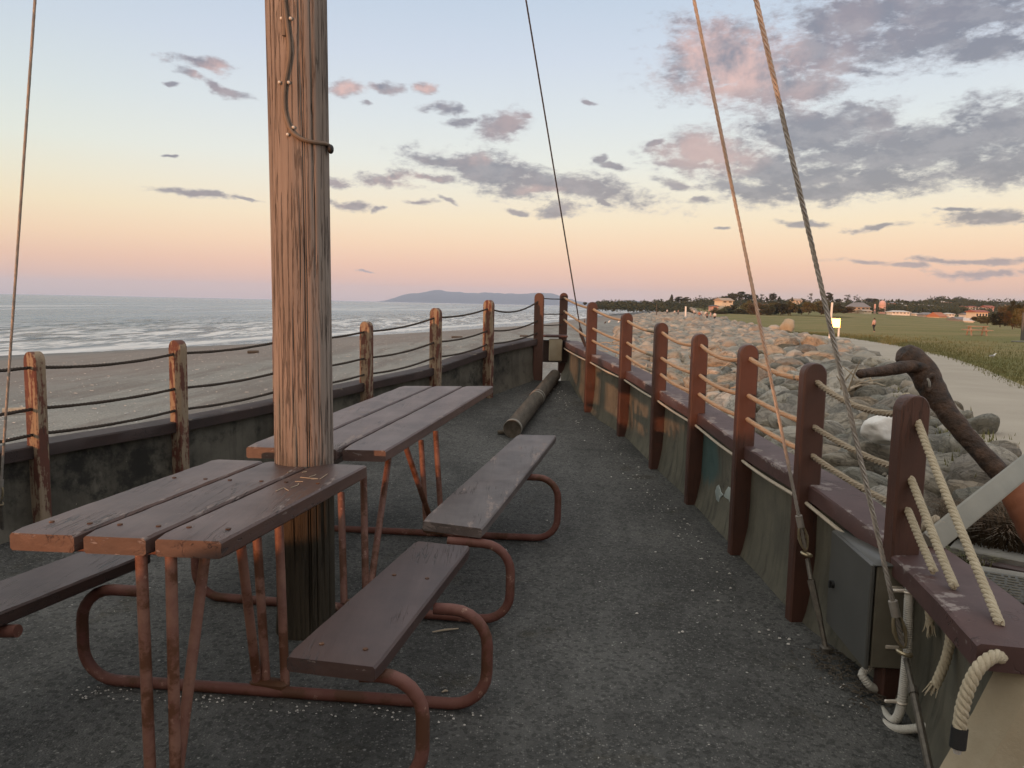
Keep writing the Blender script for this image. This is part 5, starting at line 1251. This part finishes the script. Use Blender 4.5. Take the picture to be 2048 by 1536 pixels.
# people
M['skin'] = simple('skin', (.42, .26, .19), (.46, .29, .21), 3, .6, 0, 10); M['hair'] = simple('hair', (.05, .035, .025), (.07, .05, .035), 9, .8, 0, 10)
CLOTH = {n: simple('cloth_' + n, tuple(x * .9 for x in c), c, 5, .9, 0, 10) for n, c in dict(pink=(.62, .40, .36), dark=(.03, .03, .035), white=(.7, .66, .62), red=(.4, .12, .08), blue=(.1, .14, .22), grey=(.25, .24, .23)).items()}
def person(u, v, d_, hpx, top, legs_, label, turn=0, group=None, stride=.12):
    p = at(u, v, d_); H = hpx / FPX * d_; Rz = Matrix.Rotation(turn, 3, 'Z')
    def q(x, y, z): return p + Rz @ V((x, y, z)) * H
    r = lambda a: a * H
    e = empty('person', p, label, 'person', group)
    nodes = [(q(0, 0, .53), r(.075)), (q(0, 0, .66), r(.07)), (q(0, .005, .79), r(.085)), (q(0, 0, .85), r(.035)), (q(0, .01, .93), r(.062)),
             (q(.105, 0, .80), r(.036)), (q(.135, -.01, .65), r(.028)), (q(.14, .04, .50), r(.02)), (q(.142, .06, .44), r(.022)),
             (q(-.105, 0, .80), r(.036)), (q(-.135, 0, .65), r(.028)), (q(-.14, .05, .50), r(.02)), (q(-.142, .07, .44), r(.022)),
             (q(.055, 0, .48), r(.06)), (q(.06, stride * .4, .27), r(.042)), (q(.06, stride * .2 - .03, .05), r(.028)), (q(.065, stride * .2 + .07, .02), r(.024)),
             (q(-.055, 0, .48), r(.06)), (q(-.06, -stride * .3, .27), r(.042)), (q(-.06, -stride - .03, .05), r(.028)), (q(-.065, -stride + .06, .02), r(.024))]
    ed = [(0, 1), (1, 2), (2, 3), (3, 4), (2, 5), (5, 6), (6, 7), (7, 8), (2, 9), (9, 10), (10, 11), (11, 12), (0, 13), (13, 14), (14, 15), (15, 16), (0, 17), (17, 18), (18, 19), (19, 20)]
    b = skin_obj('body', nodes, ed, M['skin'], None, p, 1); b.parent = e; b.location = (0, 0, 0)
    t_ = skin_obj('top', [(q(0, 0, .50), r(.088)), (q(0, 0, .66), r(.083)), (q(0, .005, .79), r(.094)), (q(.108, 0, .80), r(.045)), (q(.137, -.01, .65), r(.037)), (q(.14, .04, .52), r(.03)), (q(-.108, 0, .80), r(.045)), (q(-.137, 0, .65), r(.037)), (q(-.14, .05, .52), r(.03))], [(0, 1), (1, 2), (2, 3), (3, 4), (4, 5), (2, 6), (6, 7), (7, 8)], CLOTH[top], None, p, 1); t_.parent = e; t_.location = (0, 0, 0)
    l_ = skin_obj('trousers', [(q(0, 0, .51), r(.08))] + [(n_[0], n_[1] * 1.18) for n_ in nodes[13:16]] + [(n_[0], n_[1] * 1.18) for n_ in nodes[17:20]], [(0, 1), (1, 2), (2, 3), (0, 4), (4, 5), (5, 6)], CLOTH[legs_], None, p, 1); l_.parent = e; l_.location = (0, 0, 0)
    mb = MB(); mb.sphere(q(0, -.008, .95), (r(.066), r(.066), r(.062)), 10, 7); mb.build('hair', M['hair'], e)
    return e
p = lawn_pt(1747, 663); person(1747, 664, depth_of(p), 28, 'pink', 'dark', 'person in a pink top and dark trousers standing on the open lawn', .5)
PG = 'people gathered at the far end of the rock bank'
for i, (u, v, h, a, b, lab) in enumerate([(1429, 643, 19, 'white', 'dark', 'person in white, nearest of the far group'), (1421, 641, 18, 'pink', 'grey', 'person in pale pink beside the one in white in the far group'), (1414, 640, 17, 'dark', 'dark', 'person in dark clothes in the middle of the far group'), (1411, 636, 15, 'white', 'grey', 'white-topped person at the back of the far group'), (1402, 635, 15, 'white', 'blue', 'white-topped person in blue trousers, back of the far group'), (1398, 638, 16, 'red', 'dark', 'person in a red top at the left of the far group'), (1388, 632, 13, 'white', 'grey', 'lone pale figure left of the far group'), (1356, 630, 11, 'pink', 'dark', 'tiny pink-topped figure left of the white marker post'), (1349, 630, 10, 'white', 'grey', 'tiny white-topped figure on the far rocks'), (1334, 629, 11, 'white', 'dark', 'farthest tiny figure on the rocks, left of the others')]):
    person(u, v, 145 + 5 * (640 - v), h, a, b, lab, i * 1.1, PG)
bp = on_fn(1169, 647.5, lambda q: bz(q.x, q.y)); person(1169, 648, depth_of(bp), 11, 'dark', 'dark', 'dark figure walking on the beach by the water', .8)
for (u, v, lab) in ((1219, 643, 'pale driftwood stump on the beach behind the seventh post'), (1238, 643, 'second pale stump on the far beach'), (1211, 645, 'dark stump on the far beach')):
    q = on_fn(u, v + 2, lambda q: bz(q.x, q.y)); k = depth_of(q) / FPX; mb = MB(); mb.tube([q + V((-2 * k, 0, 0)), q + V((0, 0, 2.5 * k)), q + V((1.5 * k, 0, 4 * k))], [1.5 * k, 1.5 * k, .8 * k], 6); tag(mb.build('driftwood', M['rock_white'] if 'pale' in lab else M['bark'], None, q), lab, 'driftwood')
# ---- vegetation: crowns of many small leaf faces in clumps, trunk with limbs
rn = random.Random(21)
def crown_mesh(seed, n_cl, per, m_, flat=.75, leaf=.055, cone=0, gap=.0):
    r_ = random.Random(seed); vs = []; fs = []
    for c in range(n_cl):
        while True:
            q = V((r_.uniform(-1, 1), r_.uniform(-1, 1), r_.uniform(-1, 1)))
            if q.length < 1: break
        if cone: k = 1 - (q.z + 1) / 2 * cone; q.x *= k; q.y *= k
        cen = V((q.x * .42, q.y * .42, .5 + q.z * .42 * (1 if cone else flat / .75))); R_ = r_.uniform(.07, .17)
        for i in range(per):
            d_ = V((r_.gauss(0, 1), r_.gauss(0, 1), r_.gauss(0, .8))).normalized() * R_ * r_.random() ** .45; p = cen + d_
            a = V((r_.gauss(0, 1), r_.gauss(0, 1), r_.gauss(0, 1))).normalized(); b = a.orthogonal().normalized(); s_ = leaf * r_.uniform(.5, 1.1); o = len(vs)
            vs += [p - a * s_, p + b * s_ * .5, p + a * s_, p - b * s_ * .5]; fs.append((o, o + 1, o + 2, o + 3))
    me = bpy.data.meshes.new('crown'); me.from_pydata([tuple(v) for v in vs], [], fs); me.materials.append(m_); return me
CM = {k: [crown_mesh(s * 7 + i * 31 + 1, *a) for i in range(3)] for s, (k, a) in enumerate({
    'round': (46, 60, M['leaf'], .75), 'conifer': (40, 55, M['leaf'], .75, .05, .95), 'sparse': (16, 40, M['leaf'], .75, .04), 'bush': (55, 60, M['leaf_olive'], .75), 'dry': (50, 55, M['leaf_dry'], .75), 'darkbush': (55, 60, M['leaf'], .75)}.items())}
def trunk_mesh():
    mb = MB(); mb.tube([V((0, 0, -.1)), V((.01, 0, .2)), V((-.01, .01, .5)), V((.01, 0, .8))], [.035, .028, .02, .008], 7)
    for a in range(5):
        z = .3 + .09 * a; an = a * 2.4; mb.tube([V((0, 0, z)), V((math.cos(an) * .14, math.sin(an) * .14, z + .1)), V((math.cos(an) * .26, math.sin(an) * .26, z + .24))], [.014, .010, .004], 5)
    o = mb.build('trunk', M['bark'], None, (0, 0, 0)); me = o.data; bpy.data.objects.remove(o); return me
TM = trunk_mesh()
def plant(u, vb, vt, wpx, d_, kind, label, group, name=None):
    p = at(u, vb, d_); h = (vb - vt) / FPX * d_; w = wpx / FPX * d_
    isb = kind in ('bush', 'dry', 'darkbush')
    e = empty(name or ('shrub' if isb else 'tree'), p, label, 'shrub' if isb else 'tree', group)
    c = bpy.data.objects.new('foliage' if isb else 'crown', rn.choice(CM[kind])); COL.objects.link(c); c.parent = e
    c.scale = (w * 1.12, w * 1.0, h * (1.12 if isb else .92)); c.location = (0, 0, -.06 * h if isb else .10 * h); c.rotation_euler = (0, 0, rn.uniform(0, 6.28))
    if kind != 'conifer' and not isb: c.scale[2] = h * .78; c.location[2] = .25 * h
    t_ = bpy.data.objects.new('stem' if isb else 'trunk', TM); COL.objects.link(t_); t_.parent = e; t_.scale = (w * .7, w * .7, h)
    return e
TG = 'trees on the skyline beyond the lawn'
TR_ = [(1170, 612, 604, 9, 520, 'round', 'lone dark tree on the low point far up the beach'), (1290, 612, 601, 14, 500, 'round', 'dark tree where the far woods begin behind the beach'), (1318, 612, 600, 12, 480, 'conifer', 'small pointed tree left of the skyline pair'), (1343, 608, 588, 12, 470, 'conifer', 'tall narrow conifer at the left of the skyline'), (1358, 608, 593, 20, 470, 'round', 'round tree next to the tall narrow conifer'), (1372, 608, 594, 18, 470, 'round', 'low round tree between conifer and thin treelet'), (1399, 606, 590, 9, 480, 'sparse', 'thin treelet with a tuft, standing by itself on the skyline'), (1428, 606, 597, 18, 470, 'darkbush', 'low dark clump left of the cream gabled building'),
       (1450, 606, 592, 20, 470, 'round', 'spreading tree rising behind the cream gabled building'), (1464, 606, 586, 20, 470, 'round', 'taller tree right of the cream gabled building'), (1482, 606, 583, 24, 460, 'round', 'biggest dark tree on the skyline'), (1496, 606, 588, 16, 470, 'round', 'tree just left of the stay wire on the skyline'), (1508, 606, 586, 18, 470, 'round', 'tree straight behind the left of the two right-hand wires'), (1523, 606, 588, 16, 475, 'sparse', 'airy tree right of the left wire'), (1533, 606, 594, 10, 475, 'conifer', 'slim conifer in the gap'), (1545, 606, 586, 17, 470, 'round', 'leaning dark tree in the middle of the skyline'), (1558, 606, 592, 12, 470, 'conifer', 'small conifer beside the leaning dark tree'),
       (1584, 606, 594, 8, 480, 'conifer', 'little pointed tree by the low pale house'), (1605, 607, 597, 12, 485, 'darkbush', 'low tree by the pale gabled roof'), (1621, 608, 586, 13, 470, 'sparse', 'wispy open tree left of the thick wire'), (1657, 608, 585, 17, 470, 'round', 'round-headed tree right behind the thick wire'), (1676, 608, 597, 12, 480, 'darkbush', 'low dark tree above the sign'), (1695, 608, 589, 20, 490, 'sparse', 'open-branched tree above and right of the sign'), (1713, 608, 589, 16, 490, 'sparse', 'thin open tree before the storage tank'), (1738, 607, 596, 18, 500, 'round', 'round tree left of the pink tank'), (1750, 607, 597, 14, 500, 'round', 'small tree by the pale column'), (1784, 608, 598, 9, 500, 'conifer', 'first little conifer right of the pink tank'), (1797, 608, 597, 9, 505, 'conifer', 'second little conifer right of the pink tank'), (1812, 608, 601, 14, 510, 'round', 'low tree right of the two little conifers'), (1832, 609, 603, 16, 520, 'round', 'low tree at the foot of the wooded knoll')]
for a in TR_: plant(*a[:6], a[6], TG)
SG = 'shrubs along the far edge of the lawn'
kinds = ['bush', 'dry', 'darkbush']
words_ = {'bush': 'olive', 'dry': 'rusty brown', 'darkbush': 'dark green'}
sh = []
u = 1440
while u < 1705:
    sh.append((u + rn.uniform(-4, 4), 632 - (u - 1440) * .024 + rn.uniform(-1, 1), rn.uniform(15, 27) * (1 if u < 1640 else .75), rn.uniform(30, 46), 262 + rn.uniform(-8, 8))); u += rn.uniform(15, 21)
for i, (u, vb, h, w, d_) in enumerate(sh):
    k = rn.choice(['bush', 'bush', 'dry', 'darkbush']); plant(u, vb, vb - h, w, d_, k, '%s shrub, number %d from the left in the thicket beyond the standing stone' % (words_[k], i + 1), SG)
for i, (u, vb, h, w, d_, k) in enumerate([(1975, 648, 16, 40, 150, 'bush'), (2000, 652, 26, 44, 140, 'darkbush'), (2025, 655, 36, 42, 130, 'dry'), (2045, 655, 42, 40, 125, 'bush'), (1955, 642, 10, 26, 165, 'darkbush'), (2030, 648, 46, 36, 150, 'darkbush'), (2008, 640, 28, 30, 160, 'dry')]):
    plant(u, vb, vb - h, w, d_, k, '%s shrub in the clump by the right edge, %s' % (words_[k], ['leftmost low one', 'rounded one', 'tall reddish front one', 'tall one against the notice board', 'smallest outlier', 'tall dark back one', 'middle back one'][i]), 'shrubs at the right edge of the lawn')
# wooded slope that reads as one mass behind the houses
vs = []; fs = []; r_ = random.Random(77)
def mass(u0, u1, v0, v1, d0, d1, n, s0):
    for i in range(n):
        u = r_.uniform(u0, u1); f = r_.random(); vb = v0(u) + (v1(u) - v0(u)) * f; d_ = d0 + (d1 - d0) * (1 - f); c = at(u, vb, d_); R_ = s0 * d_ / 400 * r_.uniform(.6, 1.3)
        for j in range(34):
            dd_ = V((r_.gauss(0, 1), r_.gauss(0, 1), r_.gauss(0, .6))).normalized() * R_ * r_.random() ** .4; p = c + dd_; a = V((r_.gauss(0, 1), r_.gauss(0, 1), r_.gauss(0, 1))).normalized(); b = a.orthogonal().normalized(); s_ = R_ * .3; o = len(vs)
            vs.extend([p - a * s_, p + b * s_ * .55, p + a * s_, p - b * s_ * .55]); fs.append((o, o + 1, o + 2, o + 3))
def lerp_pts(P):
    return pl(P)
top1 = lerp_pts([(605, 1180), (608, 1290), (604, 1330), (602, 1400), (601, 1440), (603, 1560), (605, 1700), (605, 1800), (607, 1840), (604, 1950), (606, 2100)])
bot1 = lerp_pts([(614, 1180), (617, 1290), (622, 1340), (628, 1430), (626, 1560), (622, 1700), (620, 1800), (624, 1900), (634, 1960), (640, 2100)])
mass(1195, 1440, top1, bot1, 300, 480, 520, 2.0); mass(1440, 2090, top1, bot1, 330, 560, 1150, 2.2)
topk = lerp_pts([(608, 1835), (602, 1858), (598, 1875), (597, 1900), (598, 1922), (603, 1942), (608, 1965)])
mass(1838, 1962, topk, lambda u: 612, 600, 640, 230, 1.9)
me = bpy.data.meshes.new('scrub_woods'); me.from_pydata([tuple(v) for v in vs], [], fs); me.materials.append(M['leaf']); o = bpy.data.objects.new('scrub_woods', me); COL.objects.link(o)
tag(o, 'dark scrub and woods filling the slope between the far houses', 'woods', kind='stuff')
# ---- houses
HM = {n: house_mat('house_' + n, c) for n, c in dict(cream=(.72, .60, .45), white=(.78, .74, .68), pink=(.62, .38, .32), grey=(.36, .34, .33), brown=(.30, .2, .15), tan=(.5, .38, .27)).items()}
RFM = {n: house_mat('roof_' + n, c, .7) for n, c in dict(red=(.30, .09, .055), grey=(.2, .19, .19), dark=(.08, .07, .07), tan=(.4, .3, .22), pale=(.55, .5, .45), orange=(.42, .16, .08)).items()}
WIN = simple('window_glass', (.03, .035, .04), (.05, .055, .06), 2, .15, 0, 10)
def house(u, vb, wpx, hpx, rpx, d_, wall, roof, label, rz=0, hip=False, name='house', dep=.7, nwin=3):
    p = at(u, vb, d_); k = d_ / FPX; w, h, r = wpx * k, hpx * k, rpx * k; dp = max(5, w * dep); Rz = Matrix.Rotation(rz, 3, 'Z')
    e = empty(name, p, label, 'house', 'houses beyond the lawn')
    q = lambda x, y, z: p + Rz @ V((x, y, z))
    mb = MB(); mb.box(q(0, dp / 2, h / 2 - 1.5), (w, dp, h + 3), Rz); mb.build('wall', HM[wall], e)
    o_ = .3 + w * .02; a = w / 2 + o_; b0 = -o_; b1 = dp + o_; rx = a * (.55 if hip else 1.0); th = .18
    mb = MB()
    if rz == 99: pass
    ridge = [q(-rx, dp / 2, h + r), q(rx, dp / 2, h + r)]
    mb.add([q(-a, b0, h), q(a, b0, h), q(a, b1, h), q(-a, b1, h)] + ridge + [q(-a, b0, h - th), q(a, b0, h - th), q(a, b1, h - th), q(-a, b1, h - th)], [(0, 1, 5, 4), (2, 3, 4, 5), (1, 2, 5), (3, 0, 4), (0, 6, 7, 1), (1, 7, 8, 2), (2, 8, 9, 3), (3, 9, 6, 0), (6, 9, 8, 7)])
    mb.build('roof', RFM[roof], e, None, False)
    for i in range(nwin):
        x = (-.5 + (i + .5) / nwin) * w; ww = w / nwin * .5; mb = MB(); mb.box(q(x, -.03, h * .52), (ww, .1, h * .38), Rz); mb.build('window', WIN, e)
    return e
HS = [(1455, 607, 26, 6, 5, 300, 'cream', 'tan', 'cream gabled building at the left end of the thicket', .35, False, 2), (1430, 621, 13, 9, 2, 290, 'pink', 'dark', 'small pink box-shaped house left of the cream gabled one', 0, True, 1), (1384, 605, 14, 2, 2, 460, 'tan', 'pale', 'low pale roof among trees at the left of the skyline', 0, True, 2),
      (1597, 604, 16, 3, 4, 480, 'cream', 'tan', 'pale gabled house on the skyline right of the left wire', .2, False, 2), (1637, 611, 12, 4, 2, 440, 'cream', 'tan', 'little cream house by the thick wire', 0, True, 2), (1528, 622, 22, 3, 5, 300, 'grey', 'pale', 'grey-roofed house half sunk in the thicket', -.2, True, 2), (1670, 621, 18, 4, 2, 330, 'tan', 'tan', 'tan house just left of the sign panel top', 0, False, 2), (1685, 606, 20, 2, 2, 520, 'cream', 'pale', 'long pale house on the skyline above the sign', 0, True, 3), (1722, 620, 36, 6, 9, 330, 'tan', 'grey', 'broad grey-roofed house right of the sign', .1, True, 4),
      (1735, 625, 16, 3, 3, 325, 'cream', 'tan', 'low cream house at the lawn edge left of the pale column', 0, False, 2), (1802, 628, 36, 4, 3, 320, 'white', 'pale', 'long white low building on the lawn edge', 0, True, 5), (1790, 610, 14, 4, 2, 480, 'pink', 'grey', 'pink house above the long white building', 0, True, 2), (1817, 615, 10, 4, 1, 430, 'white', 'pale', 'small white house above the lawn building', 0, True, 2), (1805, 611, 12, 3, 2, 500, 'cream', 'pale', 'cream house by the little conifers', 0, True, 2),
      (1845, 613, 26, 3, 2, 480, 'cream', 'tan', 'long low house left under the knoll', 0, True, 3), (1866, 617, 14, 4, 3, 430, 'pink', 'grey', 'pink house in the middle terrace', .1, False, 2), (1884, 609, 16, 5, 2, 560, 'cream', 'pale', 'cream two-storey house under the knoll', 0, True, 3), (1900, 611, 14, 5, 2, 545, 'tan', 'orange', 'orange-roofed house under the knoll', 0, True, 2), (1893, 618, 26, 4, 2, 450, 'pink', 'tan', 'wide pink house in the middle terrace', 0, True, 3), (1918, 611, 16, 5, 2, 550, 'cream', 'grey', 'grey-roofed cream house right under the knoll', 0, True, 3), (1929, 613, 12, 4, 2, 540, 'tan', 'dark', 'dark-roofed house right of the knoll', 0, True, 2), (1931, 618, 14, 4, 2, 440, 'white', 'orange', 'white house with an orange roof', 0, True, 2), (1948, 619, 18, 5, 2, 420, 'white', 'red', 'white house with a red roof next to the big red one', 0, True, 3), (1980, 618, 16, 4, 3, 430, 'pink', 'red', 'red-roofed pink house behind the big red roof', 0, False, 2), (1965, 620, 16, 3, 2, 425, 'cream', 'tan', 'tan-roofed house behind the big red roof', 0, True, 2),
      (1963, 636, 27, 12, 4, 290, 'cream', 'red', 'large cream house with a broad red roof near the right shrubs', .15, False, 4), (1870, 624, 22, 4, 2, 370, 'grey', 'grey', 'grey house behind the lawn edge', 0, True, 3), (1886, 634, 24, 1, 8, 300, 'cream', 'orange', 'orange-lit gable roof rising over the lawn edge', .5, False, 1), (1903, 632, 12, 4, 2, 310, 'white', 'pale', 'white house right of the orange-lit gable', 0, True, 2), (1858, 631, 22, 2, 4, 305, 'grey', 'grey', 'grey roof just over the lawn edge', 0, True, 2), (1940, 634, 16, 5, 3, 300, 'white', 'grey', 'white house left of the large red-roofed one', 0, False, 2), (1925, 640, 20, 1, 5, 270, 'grey', 'grey', 'blue-grey roof at the lawn edge', .2, False, 1), (1938, 643, 16, 1, 6, 260, 'white', 'pale', 'bright pale roof slope at the lawn edge', -.5, False, 1), (2010, 612, 20, 3, 2, 520, 'tan', 'dark', 'dark-roofed house above the right shrubs', 0, True, 2), (1836, 630, 10, 3, 1, 320, 'white', 'pale', 'small white shed on the lawn edge', 0, True, 1)]
for a in HS: house(*a[:9], a[9], a[10], 'shed' if 'shed' in a[8] else 'house', .6, a[11])
# tank and column
p = at(1763.5, 629, 340); k = 340 / FPX; tk = empty('storage_tank', p, 'tall pink storage tank with a domed top on the far edge of the lawn', 'tank')
mb = MB(); rr = 6.6 * k; n_ = 24
mb.ring_loft([[p + V((math.cos(2 * PI * j / n_) * rr * s_, math.sin(2 * PI * j / n_) * rr * s_, z * k)) for j in range(n_)] for z, s_ in ((-6, 1), (19, 1), (22, .98), (25, .8), (27.5, .45), (28, .1))]); mb.build('shell', HM['pink'], tk)
mb = MB()
for z in (6, 12, 18): mb.torus(p + V((0, 0, z * k)), rr * 1.01, .09, Matrix.Identity(3), 24, 5)
mb.build('hoops', HM['tan'], tk)
p = at(1749, 627, 338); mb = MB(); mb.tube([p + V((0, 0, -1)), p + V((0, 0, 18 * k)), p + V((0, 0, 19 * k))], [2.0 * k, 1.8 * k, .6 * k], 12); tag(mb.build('chimney_stack', HM['pink'], None, p), 'slim pale column left of the pink tank', 'column')
p = at(1683.5, 622, 335); mb = MB(); mb.sphere(at(1683.5, 614, 335), 3.3 * k, 14, 10); mb.tube([p, at(1683.5, 616, 335)], .6 * k, 8); tag(mb.build('water_tower', HM['white'], None, p), 'white globe on a short stem above the sign', 'tower')
# ---------------------------------------------------------------- grass tufts along the path and on the lawn
rn = random.Random(9); vs = []; fs = []
def blade(x, y, z, h):
    a = rn.random() * 6.28; d_ = V((math.cos(a), math.sin(a), 0)); t_ = V((-d_.y, d_.x, 0)) * h * .12; o = len(vs)
    b = V((x, y, z - .01)); vs.extend([b - t_, b + t_, b + d_ * h * .35 + V((0, 0, h))]); fs.append((o, o + 1, o + 2))
for k in range(26000):
    y = 9 + 60 * rn.random() ** 1.5; xa = Xp(y); x = xa + abs(rn.gauss(0, .5 + 4.5 * rn.random())) - .5 * rn.random() ** 2
    blade(x, y, lz(x, y), rn.uniform(.03, .09) * (1 + y / 60))
for k in range(5000):
    y = 7 + 40 * rn.random() ** 1.3; x = Xc(y) + rn.gauss(0, .22); blade(x, y, lz(x, y), rn.uniform(.04, .12))
me = bpy.data.meshes.new('grass'); me.from_pydata([tuple(v) for v in vs], [], fs); me.materials.append(M['blade']); o = bpy.data.objects.new('grass', me); COL.objects.link(o); tag(o, 'short rough grass along the edge of the path', 'grass', kind='stuff')
# ---------------------------------------------------------------- evening air
HAZE = True
if HAZE:
    mb = MB(); mb.box((0, 5000, 108), (27000, 13400, 232)); hz = mb.build('haze', None, None, None, False)
    hm = bpy.data.materials.new('haze_air'); hm.use_nodes = True; nt_ = hm.node_tree; nt_.nodes.clear(); o_ = nt_.nodes.new('ShaderNodeOutputMaterial'); v_ = nt_.nodes.new('ShaderNodeVolumePrincipled')
    v_.inputs['Color'].default_value = (.68, .80, 1.0, 1); v_.inputs['Density'].default_value = 9e-5; v_.inputs['Anisotropy'].default_value = 0.0
    nt_.links.new(v_.outputs[0], o_.inputs['Volume']); hz.data.materials.append(hm); hz['kind'] = 'stuff'; hz['label'] = 'thin evening haze over the bay and the shore'; hz['category'] = 'haze'
S.cycles.volume_bounces = 1
bpy.context.view_layer.update()
